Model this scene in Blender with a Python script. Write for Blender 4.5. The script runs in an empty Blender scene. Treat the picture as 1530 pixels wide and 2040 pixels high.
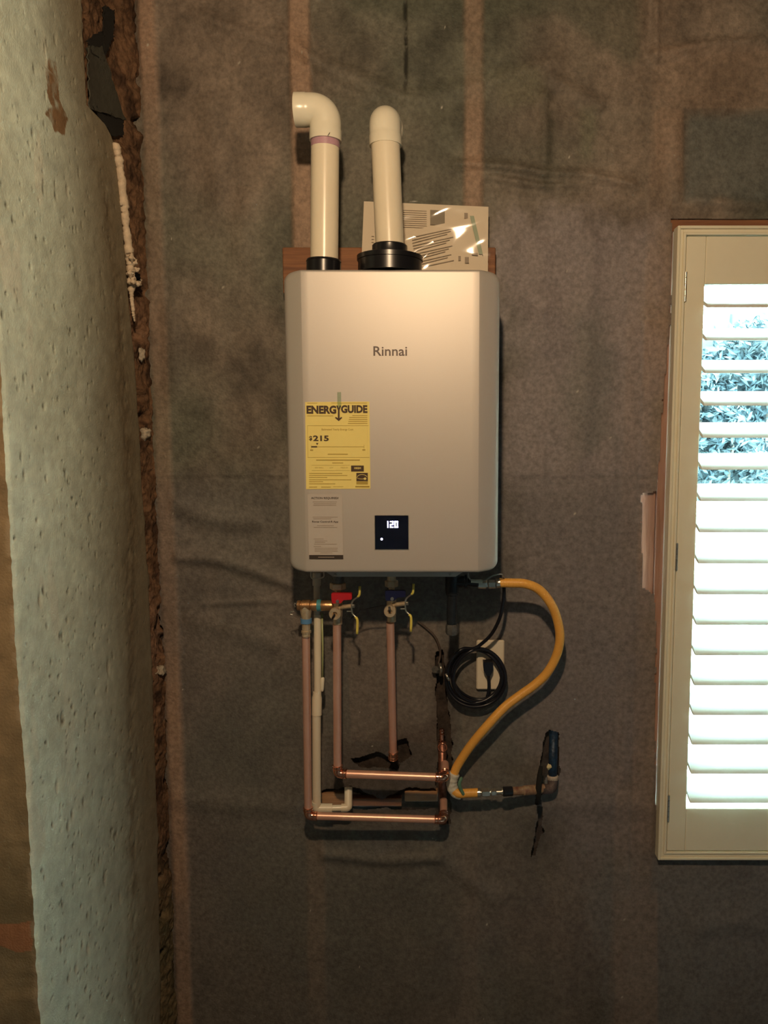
import bpy, math, random
import numpy as np
from mathutils import Vector, Matrix
random.seed(7)
sc = bpy.context.scene
C = sc.collection

# ------------------------------------------------------------------ camera
F, CX, CY = 1532.0, 880.0, 1020.0          # focal length and principal point (1530x2040 frame)
D, H, TILT = 1.95, 1.72, math.radians(6.1)  # distance to back wall, eye height, tilt down
cam_d = bpy.data.cameras.new('camera')
cam = bpy.data.objects.new('camera', cam_d); C.objects.link(cam)
cam.location = (0, -D, H); cam.rotation_euler = (math.radians(90)-TILT, 0, 0)
cam_d.sensor_fit = 'HORIZONTAL'; cam_d.sensor_width = 36.0; cam_d.lens = F/1530*36
cam_d.shift_x = (765-CX)/1530; cam_d.clip_start = 0.02
sc.camera = cam

# ------------------------------------------------------------------ world, lights, exposure
w = bpy.data.worlds.new('world'); sc.world = w; w.use_nodes = True
bg = w.node_tree.nodes['Background']
bg.inputs[0].default_value = (0.60, 0.93, 1.0, 1); bg.inputs[1].default_value = 100.0
sc.view_settings.view_transform = 'Standard'; sc.view_settings.look = 'None'
sc.view_settings.gamma = 1; sc.view_settings.use_curve_mapping = False
sc.view_settings.exposure = 0.42
def light(name, kind, loc, energy, col, **k):
    d = bpy.data.lights.new(name, kind); d.energy = energy; d.color = col
    for a, b in k.items(): setattr(d, a, b)
    o = bpy.data.objects.new(name, d); C.objects.link(o); o.location = loc; return o
# bare bulb under the ceiling, just above and before the camera
light('bulb_light', 'POINT', (-0.06, -1.78, 2.44), 54.0, (1.0, 0.70, 0.42), shadow_soft_size=0.035)
# light portals in the window opening (sampling aid only, they give no light)
def portal(loc, rot, sx, sy):
    o = light('window_portal', 'AREA', loc, 1, (1, 1, 1), shape='RECTANGLE', size=sx, size_y=sy)
    o.rotation_euler = rot; o.data.cycles.is_portal = True
portal((1.39, 0.15, 1.18), (math.radians(-90), 0, 0), 1.66, 1.2)

# ------------------------------------------------------------------ projection helpers
ct, st = math.cos(TILT), math.sin(TILT)
def ray(px, py):
    a = (px-CX)/F; b = -(py-CY)/F
    return Vector((a, ct+b*st, -st+b*ct))
def P(px, py, s=0.0):
    """world point seen at (px,py) that lies s metres in front of the back wall"""
    d = ray(px, py); t = (D-s)/d.y
    return Vector((t*d.x, -s, H+t*d.z))
def PX(px, py, X):
    """world point seen at (px,py) on the plane x = X"""
    d = ray(px, py); t = X/d.x
    return Vector((X, -D+t*d.y, H+t*d.z))
def proj(x, y, z):
    """numpy: pixel of world points"""
    yy = y+D; zz = z-H
    dep = yy*ct-zz*st; up = yy*st+zz*ct
    return CX+F*x/dep, CY-F*up/dep
def R(wpx, s):      # radius in metres of something wpx wide in the photo, s from the wall
    return wpx/2*(D-s)/F

# ------------------------------------------------------------------ numpy noise
_rs = np.random.RandomState(3)
_T = _rs.rand(256, 256)
def vnoise(u, v):
    iu = np.floor(u).astype(int); iv = np.floor(v).astype(int)
    fu = u-iu; fv = v-iv; fu = fu*fu*(3-2*fu); fv = fv*fv*(3-2*fv)
    g = lambda a, b: _T[a % 256, b % 256]
    return (g(iu, iv)*(1-fu)+g(iu+1, iv)*fu)*(1-fv)+(g(iu, iv+1)*(1-fu)+g(iu+1, iv+1)*fu)*fv
def fbm(u, v, n=4):
    r = 0; a = 1; t = 0
    for i in range(n):
        r = r+a*vnoise(u*2**i+17.3*i, v*2**i+5.1*i); t += a; a *= .5
    return r/t*2-1
def sstep(a, b, x):
    t = np.clip((x-a)/(b-a), 0, 1); return t*t*(3-2*t)
def in_poly(px, py, poly):
    c = np.zeros(np.shape(px), bool); n = len(poly)
    for i in range(n):
        x0, y0 = poly[i]; x1, y1 = poly[(i+1) % n]
        if y0 == y1: continue
        c ^= ((y0 > py) != (y1 > py)) & (px < (x1-x0)*(py-y0)/(y1-y0)+x0)
    return c

# ------------------------------------------------------------------ materials
def mat(name, col, rough=.5, metal=0.0, var=0.0, vscale=30, bump=0.0, bscale=80, col2=None,
        attr=None, emis=None, estr=0, coat=0, spec=.5, stretch=(1, 1, 1), alpha=None, trans=0):
    m = bpy.data.materials.new(name); m.use_nodes = True
    nt = m.node_tree; N = nt.nodes; L = nt.links; b = N['Principled BSDF']
    b.inputs['Base Color'].default_value = (*col, 1); b.inputs['Roughness'].default_value = rough
    b.inputs['Metallic'].default_value = metal; b.inputs['Specular IOR Level'].default_value = spec
    b.inputs['Coat Weight'].default_value = coat
    if emis: b.inputs['Emission Color'].default_value = (*emis, 1); b.inputs['Emission Strength'].default_value = estr
    tc = N.new('ShaderNodeTexCoord'); mp = N.new('ShaderNodeMapping'); mp.inputs['Scale'].default_value = stretch
    L.new(tc.outputs['Object'], mp.inputs['Vector'])
    if var or attr or col2:
        if attr:
            s = N.new('ShaderNodeAttribute'); s.attribute_name = attr; src = s.outputs['Color']
        else:
            s = N.new('ShaderNodeRGB'); s.outputs[0].default_value = (*col, 1); src = s.outputs[0]
        n = N.new('ShaderNodeTexNoise'); n.inputs['Scale'].default_value = vscale; n.inputs['Detail'].default_value = 6
        n.inputs['Roughness'].default_value = .62
        L.new(mp.outputs[0], n.inputs['Vector'])
        mr = N.new('ShaderNodeMapRange'); L.new(n.outputs['Fac'], mr.inputs['Value'])
        mr.inputs['From Min'].default_value = .3; mr.inputs['From Max'].default_value = .7
        mx = N.new('ShaderNodeMix'); mx.data_type = 'RGBA'
        if col2:
            mr.inputs['To Min'].default_value = 0; mr.inputs['To Max'].default_value = 1
            L.new(mr.outputs[0], mx.inputs['Factor']); L.new(src, mx.inputs['A']); mx.inputs['B'].default_value = (*col2, 1)
        else:
            mr.inputs['To Min'].default_value = 1-var; mr.inputs['To Max'].default_value = 1+var
            mx.blend_type = 'MULTIPLY'; mx.inputs['Factor'].default_value = 1; mx.clamp_result = False
            L.new(src, mx.inputs['A']); L.new(mr.outputs[0], mx.inputs['B'])
        L.new(mx.outputs['Result'], b.inputs['Base Color'])
    if bump:
        n2 = N.new('ShaderNodeTexNoise'); n2.inputs['Scale'].default_value = bscale; n2.inputs['Detail'].default_value = 5
        L.new(mp.outputs[0], n2.inputs['Vector'])
        bp = N.new('ShaderNodeBump'); bp.inputs['Strength'].default_value = bump; bp.inputs['Distance'].default_value = .004
        L.new(n2.outputs['Fac'], bp.inputs['Height']); L.new(bp.outputs[0], b.inputs['Normal'])
    return m
def thin_clear(name, tint, rough=.05, ior=1.45, boost=0.0):
    """thin clear sheet: see-through with a Fresnel sheen"""
    m = bpy.data.materials.new(name); m.use_nodes = True; nt = m.node_tree; N = nt.nodes; L = nt.links
    N.remove(N['Principled BSDF']); out = N['Material Output']
    t = N.new('ShaderNodeBsdfTransparent'); t.inputs[0].default_value = (*tint, 1)
    g = N.new('ShaderNodeBsdfGlossy'); g.inputs['Roughness'].default_value = rough
    f = N.new('ShaderNodeFresnel'); f.inputs[0].default_value = ior
    a = N.new('ShaderNodeMath'); a.operation = 'ADD'; a.inputs[1].default_value = boost
    L.new(f.outputs[0], a.inputs[0])
    mx = N.new('ShaderNodeMixShader'); L.new(a.outputs[0], mx.inputs[0]); L.new(t.outputs[0], mx.inputs[1]); L.new(g.outputs[0], mx.inputs[2])
    L.new(mx.outputs[0], out.inputs['Surface']); return m
def wood(name, c1, c2, rough=.7, axis='x'):
    st_ = {'x': (1.5, 30, 30), 'z': (30, 30, 1.5)}[axis]
    return mat(name, c1, rough, col2=c2, vscale=4, stretch=st_, bump=.25, bscale=8)

M = {}
M['membrane'] = mat('membrane_felt', (.1, .09, .07), .62, attr='Col', var=.30, vscale=90, bump=.35, bscale=190, spec=.35)
M['membrane_far'] = mat('membrane_far', (.09, .08, .065), .7, var=.3, vscale=12)
M['concrete'] = mat('concrete', (.4, .4, .35), .85, attr='Col', var=.16, vscale=30, bump=.30, bscale=260, spec=.25)
M['rubble'] = mat('rubble', (.2, .13, .07), .9, attr='Col', var=.5, vscale=60, bump=.9, bscale=120, spec=.2)
M['plaster'] = mat('plaster', (.07, .065, .06), .9, var=.15, vscale=6, bump=.2)
M['floor'] = mat('floor_concrete', (.10, .10, .10), .8, var=.2, vscale=5, bump=.3)
M['insul'] = mat('insulation', (.045, .032, .025), .95, var=.6, vscale=45, bump=.9, bscale=60)
M['stud'] = wood('stud_wood', (.36, .19, .12), (.22, .11, .07), axis='z')
M['board'] = wood('board_wood', (.30, .13, .055), (.15, .062, .03), axis='x')
M['block'] = wood('block_wood', (.46, .26, .13), (.30, .16, .08), axis='x')
M['cream'] = mat('cream_paint', (.80, .755, .59), .38, var=.03, vscale=8, bump=.03, bscale=300)
M['white_paint'] = mat('white_paint', (.80, .80, .74), .42, var=.02, vscale=9)
M['case'] = mat('silver_paint', (.52, .485, .45), .46, .40, var=.015, vscale=500, bump=.02, bscale=900)
M['case_dark'] = mat('case_steel', (.34, .33, .30), .5, .4, var=.05, vscale=30)
M['pvc'] = mat('cream_pvc', (.80, .72, .56), .28, var=.03, vscale=14, bump=.02, bscale=60)
M['pvc_white'] = mat('ivory_pvc', (.80, .76, .62), .25, var=.03, vscale=14)
M['purple'] = mat('purple_primer', (.50, .30, .36), .3, var=.12, vscale=90)
M['rubber'] = mat('black_rubber', (.008, .008, .010), .28, var=.1, vscale=50)
M['cord'] = mat('cord_rubber', (.006, .007, .013), .33, var=.1, vscale=50)
M['black_iron'] = mat('black_iron', (.018, .023, .03), .35, .3, var=.3, vscale=90, bump=.2, bscale=200)
M['grey_iron'] = mat('grey_iron', (.13, .13, .125), .45, .5, var=.35, vscale=80, bump=.3, bscale=160)
M['copper'] = mat('copper', (.86, .50, .38), .36, .55, var=.13, vscale=18, bump=.02, bscale=90, stretch=(1, 1, .4))
M['copper_el'] = mat('copper_fitting', (.82, .42, .29), .18, 1.0, var=.15, vscale=60)
M['copper_old'] = mat('old_copper', (.26, .12, .085), .4, .8, var=.5, vscale=70)
M['brass'] = mat('brass', (.70, .56, .38), .38, .6, var=.2, vscale=90, bump=.1, bscale=250)
M['bronze'] = mat('bronze', (.58, .34, .17), .34, .85, var=.2, vscale=70, bump=.1, bscale=250)
M['chrome'] = mat('nickel', (.55, .55, .50), .25, .9, var=.1, vscale=60)
M['steel'] = mat('zinc_steel', (.50, .50, .46), .3, .9, var=.1, vscale=60)
M['red'] = mat('red_plastic', (.50, .015, .022), .35, var=.05)
M['blue'] = mat('dark_blue_plastic', (.006, .008, .05), .35, var=.05)
M['yellow'] = mat('yellow_sleeve', (.72, .60, .12), .4, var=.05)
M['hose'] = mat('yellow_hose', (.80, .40, .075), .38, var=.04, vscale=30, bump=.05, bscale=100)
M['tape'] = mat('blue_tape', (.10, .26, .50), .6, var=.08, vscale=90)
M['teal_tape'] = mat('teal_tape', (.06, .28, .34), .5, var=.08, vscale=90)
M['green_tape'] = mat('green_tape', (.26, .34, .24), .5, var=.05)
M['paper'] = mat('paper', (.72, .64, .52), .7, var=.03, vscale=20, bump=.08, bscale=20)
M['paper2'] = mat('paper_grey', (.60, .54, .46), .7, var=.03, vscale=20)
M['ink'] = mat('ink', (.035, .025, .02), .6, var=.05)
M['ink_soft'] = mat('ink_soft', (.32, .27, .22), .7, var=.05)
M['yl'] = mat('yellow_label', (.84, .70, .22), .6, var=.02)
M['yl_line'] = mat('yellow_label_line', (.42, .30, .05), .6, var=.05)
M['yl_ink'] = mat('label_brown_ink', (.055, .028, .012), .6, var=.05)
M['notice'] = mat('notice_label', (.49, .45, .415), .55, var=.02)
M['screen'] = mat('screen_glass', (.003, .004, .014), .12, var=.05, coat=.3)
M['digit'] = mat('digit_glow', (.8, .8, 1), .5, emis=(.62, .60, 1.0), estr=4.5)
M['logo'] = mat('logo_ink', (.075, .055, .05), .4, .3, var=.05)
M['plate'] = mat('almond_plate', (.74, .66, .52), .38, var=.02)
M['foam'] = mat('spray_foam', (.60, .49, .36), .8, var=.2, vscale=70, bump=.5, bscale=90)
M['felt'] = mat('roofing_felt', (.055, .055, .042), .75, var=.25, vscale=50, bump=.4, bscale=200)
M['felt_black'] = mat('felt_black', (.006, .006, .005), .9, var=.2, vscale=40)
M['rust'] = mat('rusty_pipe', (.17, .06, .05), .6, .2, col2=(.42, .30, .17), vscale=55, bump=.5, bscale=150)
M['rust2'] = mat('rusty_fitting', (.10, .075, .07), .6, .3, var=.5, vscale=80, bump=.5, bscale=150)
M['blue_iron'] = mat('painted_pipe', (.012, .035, .075), .45, .2, var=.5, vscale=80, bump=.4, bscale=150)
M['wrap'] = mat('white_wrap', (.62, .62, .55), .6, var=.15, vscale=45, bump=.3, bscale=80)
M['green'] = mat('green_print', (.10, .22, .15), .6, var=.3, vscale=80)
M['leaf'] = mat('leaf', (.0010, .0065, .0095), .7, col2=(.005, .018, .023), vscale=9)
M['stone'] = mat('pale_stone', (.72, .74, .70), .8, var=.08, vscale=5)
M['ground'] = mat('pale_gravel', (.55, .56, .52), .9, var=.2, vscale=20)
M['glass'] = thin_clear('window_glass', (.95, .99, .99), .02, 1.45)
M['film'] = thin_clear('plastic_film', (.96, .95, .93), .07, 1.3, .0)
M['bark'] = mat('bark', (.12, .09, .07), .9, var=.3)

# ------------------------------------------------------------------ object helpers
def mesh(name, V, Fc, m, smooth=False, auto=None):
    me = bpy.data.meshes.new(name); me.from_pydata([tuple(v) for v in V], [], Fc)
    if m: me.materials.append(m)
    if smooth: me.shade_smooth()
    me.update()
    if auto: me.set_sharp_from_angle(angle=math.radians(auto))
    return me
def tag(o, label=None, cat=None, group=None, kind=None):
    if label: o['label'] = label
    if cat: o['category'] = cat
    if group: o['group'] = group
    if kind: o['kind'] = kind
    return o
def thing(name, loc, label, cat, group=None):
    o = bpy.data.objects.new(name, None); C.objects.link(o); o.location = loc; o.empty_display_size = .05
    return tag(o, label, cat, group)
def obj(name, me, parent=None, loc=(0, 0, 0)):
    """mesh vertices are world coordinates; parts undo their Empty's offset"""
    o = bpy.data.objects.new(name, me); C.objects.link(o); o.location = loc
    if parent:
        o.parent = parent
        if parent.type == 'EMPTY': o.location = Vector(loc)-parent.location
    return o
class MB:
    def __init__(s): s.v = []; s.f = []
    def add(s, V, Fc):
        n = len(s.v); s.v += [tuple(v) for v in V]; s.f += [tuple(i+n for i in f) for f in Fc]; return s
    def box(s, x0, x1, y0, y1, z0, z1, bev=0):
        if bev <= 0:
            V = [(x, y, z) for x in (x0, x1) for y in (y0, y1) for z in (z0, z1)]
            return s.add(V, [(0, 1, 3, 2), (4, 6, 7, 5), (0, 4, 5, 1), (2, 3, 7, 6), (0, 2, 6, 4), (1, 5, 7, 3)])
        V = []; b = bev
        for sx, x in ((1, x0), (-1, x1)):
            for sy, y in ((1, y0), (-1, y1)):
                for sz, z in ((1, z0), (-1, z1)):
                    V += [(x, y+sy*b, z+sz*b), (x+sx*b, y, z+sz*b), (x+sx*b, y+sy*b, z)]
        q = lambda i, j, k: (i*4+j*2+k)*3
        Fc = []
        for i in (0, 1): Fc.append((q(i,0,0), q(i,0,1), q(i,1,1), q(i,1,0)))
        for j in (0, 1): Fc.append((q(0,j,0)+1, q(0,j,1)+1, q(1,j,1)+1, q(1,j,0)+1))
        for k in (0, 1): Fc.append((q(0,0,k)+2, q(0,1,k)+2, q(1,1,k)+2, q(1,0,k)+2))
        for a in (0, 1):
            for c in (0, 1):
                Fc.append((q(a,c,0), q(a,c,0)+1, q(a,c,1)+1, q(a,c,1)))
                Fc.append((q(a,0,c), q(a,0,c)+2, q(a,1,c)+2, q(a,1,c)))
                Fc.append((q(0,a,c)+1, q(0,a,c)+2, q(1,a,c)+2, q(1,a,c)+1))
        for i in (0, 1):
            for j in (0, 1):
                for k in (0, 1): Fc.append((q(i,j,k), q(i,j,k)+1, q(i,j,k)+2))
        return s.add(V, Fc)
    def tube(s, pts, rad, seg=20, caps=True, squash=None):
        pts = [Vector(p) for p in pts]; n = len(pts)
        if not hasattr(rad, '__len__'): rad = [rad]*n
        tans = []
        for i in range(n):
            a = pts[max(i-1, 0)]; b = pts[min(i+1, n-1)]; t = b-a
            if t.length < 1e-9: t = tans[-1].copy() if tans else pts[-1]-pts[0]
            tans.append(t.normalized())
        t = tans[0]; u = t.cross(Vector((0, 1, 0)))
        if u.length < .1: u = t.cross(Vector((0, 0, 1)))
        u.normalize(); V = []
        for i in range(n):
            u = (u-tans[i]*u.dot(tans[i])).normalized(); w_ = tans[i].cross(u)
            for k in range(seg):
                a = 2*math.pi*k/seg
                V.append(pts[i]+(u*math.cos(a)+w_*math.sin(a))*rad[i])
        Fc = [(i*seg+k, i*seg+(k+1) % seg, (i+1)*seg+(k+1) % seg, (i+1)*seg+k) for i in range(n-1) for k in range(seg)]
        if caps: Fc += [tuple(range(seg-1, -1, -1)), tuple((n-1)*seg+k for k in range(seg))]
        return s.add(V, Fc)
    def prism(s, poly, y0, y1):
        """polygon of (x,z) between depths y0 < y1"""
        n = len(poly); V = [(x, y0, z) for x, z in poly]+[(x, y1, z) for x, z in poly]
        return s.add(V, [tuple(range(n)), tuple(range(2*n-1, n-1, -1))]+[(i, i+n, (i+1) % n+n, (i+1) % n) for i in range(n)])
    def build(s, name, m, parent=None, smooth=False, auto=None, label=None):
        me = mesh(name, s.v, s.f, m, smooth or bool(auto), auto)
        import bmesh
        bm = bmesh.new(); bm.from_mesh(me); bmesh.ops.recalc_face_normals(bm, faces=bm.faces[:]); bm.to_mesh(me); bm.free()
        o = obj(name, me, parent)
        if label: o['label'] = label
        return o
def fillet(pts, rad, n=8):
    pts = [Vector(p) for p in pts]; out = [pts[0]]
    for i in range(1, len(pts)-1):
        p = pts[i]; a = (pts[i-1]-p); b = (pts[i+1]-p); la, lb = a.length, b.length; a.normalize(); b.normalize()
        ang = a.angle(b); d = min(rad/math.tan(ang/2), la*.49, lb*.49)
        p0 = p+a*d; p1 = p+b*d
        for k in range(n+1):
            t = k/n; out.append(p0*(1-t)**2+p*2*t*(1-t)+p1*t*t)
    out.append(pts[-1]); return out
def spline(pts, n=10):
    pts = [Vector(p) for p in pts]; Q = [pts[0]*2-pts[1]]+pts+[pts[-1]*2-pts[-2]]; out = []
    for i in range(1, len(Q)-2):
        p0, p1, p2, p3 = Q[i-1:i+3]
        for k in range(n):
            t = k/n
            out.append(.5*((2*p1)+(p2-p0)*t+(2*p0-5*p1+4*p2-p3)*t*t+(3*p1-p0-3*p2+p3)*t**3))
    out.append(pts[-1]); return out
def lathe(p0, p1, prof, seg=24):
    """prof = [(t along p0->p1, radius)]"""
    p0, p1 = Vector(p0), Vector(p1); d = (p1-p0)
    m_ = MB(); u = d.normalized(); a = u.cross(Vector((0, 1, 0)))
    if a.length < .1: a = u.cross(Vector((1, 0, 0)))
    a.normalize(); b = u.cross(a); V = []
    for t, r in prof:
        for k in range(seg):
            g = 2*math.pi*k/seg; V.append(p0+d*t+(a*math.cos(g)+b*math.sin(g))*r)
    n = len(prof)
    Fc = [(i*seg+k, i*seg+(k+1) % seg, (i+1)*seg+(k+1) % seg, (i+1)*seg+k) for i in range(n-1) for k in range(seg)]
    Fc += [tuple(range(seg-1, -1, -1)), tuple((n-1)*seg+k for k in range(seg))]
    return m_.add(V, Fc)
def grid_mesh(name, X, Y, Z, m, keep=None, col=None, smooth=True):
    """arrays (rows, cols) -> mesh; keep = boolean per cell"""
    r, c = X.shape; idx = np.arange(r*c).reshape(r, c)
    f = np.stack([idx[:-1, :-1], idx[:-1, 1:], idx[1:, 1:], idx[1:, :-1]], -1).reshape(-1, 4)
    if keep is not None: f = f[keep.reshape(-1)]
    me = bpy.data.meshes.new(name); nv = r*c
    me.vertices.add(nv); me.vertices.foreach_set('co', np.stack([X, Y, Z], -1).astype(np.float32).ravel())
    me.loops.add(len(f)*4); me.loops.foreach_set('vertex_index', f.astype(np.int32).ravel())
    me.polygons.add(len(f)); me.polygons.foreach_set('loop_start', np.arange(0, len(f)*4, 4, dtype=np.int32))
    me.materials.append(m); me.update(calc_edges=True)
    if smooth: me.shade_smooth()
    if col is not None:
        a = me.color_attributes.new('Col', 'FLOAT_COLOR', 'POINT')
        a.data.foreach_set('color', np.concatenate([col.reshape(-1, 3), np.ones((nv, 1))], 1).astype(np.float32).ravel())
    return me
def lerp(a, b, t): return a*(1-t[..., None])+np.array(b)*t[..., None]
def text_mesh(txt, size_h, width, bold=0.0):
    """flat text mesh in local x,z; lower-left at origin; scaled to width and height"""
    cu = bpy.data.curves.new('txt', 'FONT'); cu.body = txt; cu.size = 1; cu.offset = bold; cu.resolution_u = 3
    o = bpy.data.objects.new('txt', cu); C.objects.link(o)
    dg = bpy.context.evaluated_depsgraph_get(); dg.update()
    me = bpy.data.meshes.new_from_object(o.evaluated_get(dg))
    V = np.array([v.co[:] for v in me.vertices]); Fc = [tuple(p.vertices) for p in me.polygons]
    bpy.data.objects.remove(o); bpy.data.curves.remove(cu); bpy.data.meshes.remove(me)
    mn = V.min(0); mx = V.max(0); sx = width/(mx[0]-mn[0]); sz = size_h/(mx[1]-mn[1])
    return [((x-mn[0])*sx, (y-mn[1])*sz) for x, y, _ in V], Fc

# ================================================================== THE SETTING
CEIL = 2.86
MB().box(-1.7, 2.7, -3.5, .0, -.1, 0).build('floor', M['floor'])['kind'] = 'structure'
MB().box(-1.7, 2.7, -3.5, .12, CEIL, CEIL+.1).build('ceiling', M['plaster'])['kind'] = 'structure'
MB().box(-1.7, 2.7, -3.6, -3.5, 0, CEIL).build('wall_front', M['plaster'])['kind'] = 'structure'
MB().box(2.6, 2.7, -3.5, .12, 0, CEIL).build('wall_right', M['plaster'])['kind'] = 'structure'
b = MB().box(-1.7, -1.6, -3.5, -.66, 0, CEIL); b.build('wall_outer_left', M['plaster'])['kind'] = 'structure'

# ---- window geometry (shutter outer frame)
FS = .036                                     # frame front, metres off the wall
wx0 = P(1338, 856, FS).x; wz1 = P(1350, 449, FS).z; wz0 = P(1313, 1714, FS).z; wx1 = wx0+1.64  # unseen right part widened to bring in more cool daylight

# ---- back wall: dark membrane over studs, holed where it is torn
def build_back_wall():
    xs = np.concatenate([np.arange(-.80, -.66, .0022), np.arange(-.66, -.36, .0045), np.arange(-.36, .325, .0021), np.arange(.325, .98, .0045), np.arange(.98, 2.65, .06)])
    zs = np.concatenate([np.arange(0, .60, .0048), np.arange(.60, 1.22, .0021), np.arange(1.22, CEIL+.004, .0048)])
    X, Z = np.meshgrid(xs, zs); px, py = proj(X, np.zeros_like(X), Z)
    # stud bands (centre x at two heights in pixels, half width in metres)
    sx = lambda a, y: P(a, y, 0).x
    bands = [(sx(320, 700), .020), (sx(604, 400), .024), (sx(943, 300), .022), (sx(1262, 700), .02), (sx(1300, 860), .03)]
    stud = np.zeros_like(X)
    wob = .003*fbm(X*0+3, Z*4)
    for k, (c, hw) in enumerate(bands):
        e = .005+.007*vnoise(Z*3+k*7, Z*0)
        bnd = sstep(hw+e, hw-e, np.abs(X-c+wob))
        amp = .35+.65*sstep(-.35, .35, fbm(X*0+k*9, Z*3.1+k*3))
        if k == 0: amp = .45+.55*sstep(-.3, .2, fbm(X*0+5, Z*2.4))
        if k == 1: amp *= np.where(py > 560, .22, 1.0)
        if k == 2: amp *= np.where(py > 420, .10, .9)
        if k == 3: amp *= .18
        if k == 4: amp *= np.where(py < 640, .35, np.where(py > 1250, .45, .55))
        stud = np.maximum(stud, bnd*amp)
    # header over the window, bottom plate and lower trimmer
    hd = sstep(85, 100, py)*sstep(222, 216, py)*sstep(1290, 1325, px)
    stud = np.maximum(stud, hd*.30)
    stud = np.maximum(stud, .5*sstep(216, 222, py)*sstep(430, 300, py)*sstep(1298, 1305, px)*sstep(1362, 1356, px))
    stud = np.maximum(stud, .28*sstep(1740, 1800, py)*sstep(1218, 1226, px)*sstep(1312, 1306, px))
    # relief
    h = .007*fbm(X*2.2, Z*2.2, 4)+.0022*fbm(X*11, Z*9+4, 3)
    h += -.006*(1-stud)
    def fold(poly, wd, amp, dip=.25):
        nonlocal h
        for (a, b_) in zip(poly[:-1], poly[1:]):
            ax, ay = a; bx, by = b_; L2 = (bx-ax)**2+(by-ay)**2
            t = ((px-ax)*(bx-ax)+(py-ay)*(by-ay))/L2; inside = sstep(-.12, .1, t)*sstep(1.12, .9, t)
            t = np.clip(t, 0, 1); qx = ax+t*(bx-ax); qy = ay+t*(by-ay); dd = np.hypot(px-qx, py-qy)
            sg = np.sign((bx-ax)*(py-ay)-(by-ay)*(px-ax))*dd
            h = np.where(inside > 0, h+inside*1.8*amp*(np.exp(-(sg/(1.7*wd))**2)-dip*np.exp(-((sg-2.6*wd)/(1.7*wd))**2)), h)
    for pl, wd, am in [
        ([(390, 30), (560, 95), (700, 150), (820, 205)], 9, .005), ([(560, 60), (650, 150), (740, 185)], 8, .004),
        ([(900, 330), (1010, 335), (1090, 348), (1180, 352), (1265, 372)], 6, .0055), ([(960, 352), (1080, 372), (1180, 368)], 5, .004),
        ([(1290, 118), (1400, 92), (1530, 85)], 7, .005), ([(1306, 0), (1304, 130)], 5, .004),
        ([(1090, 150), (1150, 190), (1200, 215)], 9, .004), ([(820, 200), (960, 170), (1120, 120)], 10, .003),
        ([(350, 1108), (430, 1112), (500, 1132), (585, 1165)], 8, .006), ([(345, 1000), (420, 1035), (520, 1040)], 11, .005),
        ([(370, 1230), (440, 1245), (560, 1290)], 12, .003), ([(400, 1202), (560, 1196)], 4, .0022),
        ([(1080, 480), (1075, 560), (1085, 700)], 14, .004), ([(1180, 470), (1170, 600), (1165, 760), (1150, 930)], 12, .004),
        ([(1380, 400), (1530, 415)], 7, .005), ([(1340, 240), (1345, 400)], 8, .003), ([(1085, 180), (1083, 330)], 7, .0035),
        ([(345, 1585), (450, 1600), (600, 1610)], 12, .003), ([(640, 1700), (760, 1712), (880, 1705)], 7, .0045),
        ([(1090, 1600), (1200, 1595), (1300, 1610)], 14, .003), ([(1240, 1250), (1250, 1400), (1235, 1560)], 12, .003),
        ([(1300, 1500), (1290, 1700)], 6, .003), ([(1010, 1208), (1100, 1205)], 5, .002), ([(340, 600), (350, 800)], 10, .003),
        ([(420, 200), (440, 420)], 16, .004), ([(500, 380), (480, 520)], 14, .003), ([(1000, 560), (1080, 620), (1160, 640)], 16, .003),
        ([(1380, 1850), (1460, 1830), (1530, 1850)], 12, .003), ([(860, 1690), (930, 1750), (1010, 1790)], 12, .003)]:
        fold(pl, wd, am)
    # the upper sheet laps over the lower one
    h += .0022*sstep(951, 949, py+2*fbm(X*5, Z*0))
    # crooked open joint in the membrane above the right-hand vent pipe
    jx = 808+3*fbm(X*0, Z*8)
    joint = np.exp(-((px-jx)/3.2)**2)*sstep(215, 140, py)*(.35+.65*(fbm(X*40, Z*40) > -.1))
    h -= .005*joint
    edge_off = .9+.1*fbm(X*30, Z*30)
    # colour
    n1 = fbm(X*2.3+9, Z*2.3, 4); n2 = fbm(X*9+3, Z*9, 4); n3 = fbm(X*60, Z*60, 2); n4 = fbm(X*1.1+40, Z*.9)
    base = np.ones(X.shape+(3,))*np.array([.155, .135, .110])
    base = lerp(base, (.108, .112, .088), sstep(-.15, .4, n1))
    base = lerp(base, (.178, .140, .112), .7*sstep(.0, .35, -n1))
    n5 = fbm(X*22+2, Z*13, 5); base *= (1+.45*n2+.38*n5+.10*n3)[..., None]
    def patch(poly, c, k, soft=8):
        nonlocal base
        m_ = 0; qx_ = px+2.2*soft*n2+soft*n5; qy_ = py+2.2*soft*n5
        for a_ in range(12): m_ = m_+in_poly(qx_+1.8*soft*(.2+a_/12)*math.cos(a_*2.4), qy_+1.8*soft*(.2+a_/12)*math.sin(a_*2.4), poly)/12
        base = lerp(base, c, k*m_)
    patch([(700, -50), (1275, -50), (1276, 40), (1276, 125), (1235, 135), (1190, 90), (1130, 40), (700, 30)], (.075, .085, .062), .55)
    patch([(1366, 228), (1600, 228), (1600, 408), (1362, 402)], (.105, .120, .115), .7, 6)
    patch([(1075, 185), (1094, 185), (1098, 380), (1072, 380)], (.060, .060, .045), .6)
    patch([(1150, 215), (1184, 215), (1180, 330), (1152, 320)], (.15, .155, .11), .6)
    patch([(985, 150), (1070, 140), (1075, 210), (1000, 220)], (.14, .14, .095), .5)
    patch([(1000, 440), (1310, 430), (1320, 1000), (1250, 1700), (1120, 1700), (1010, 1200)], (.26, .235, .25), .70, 26)  # cool window light painted onto the wall as paler bluish grey
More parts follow.
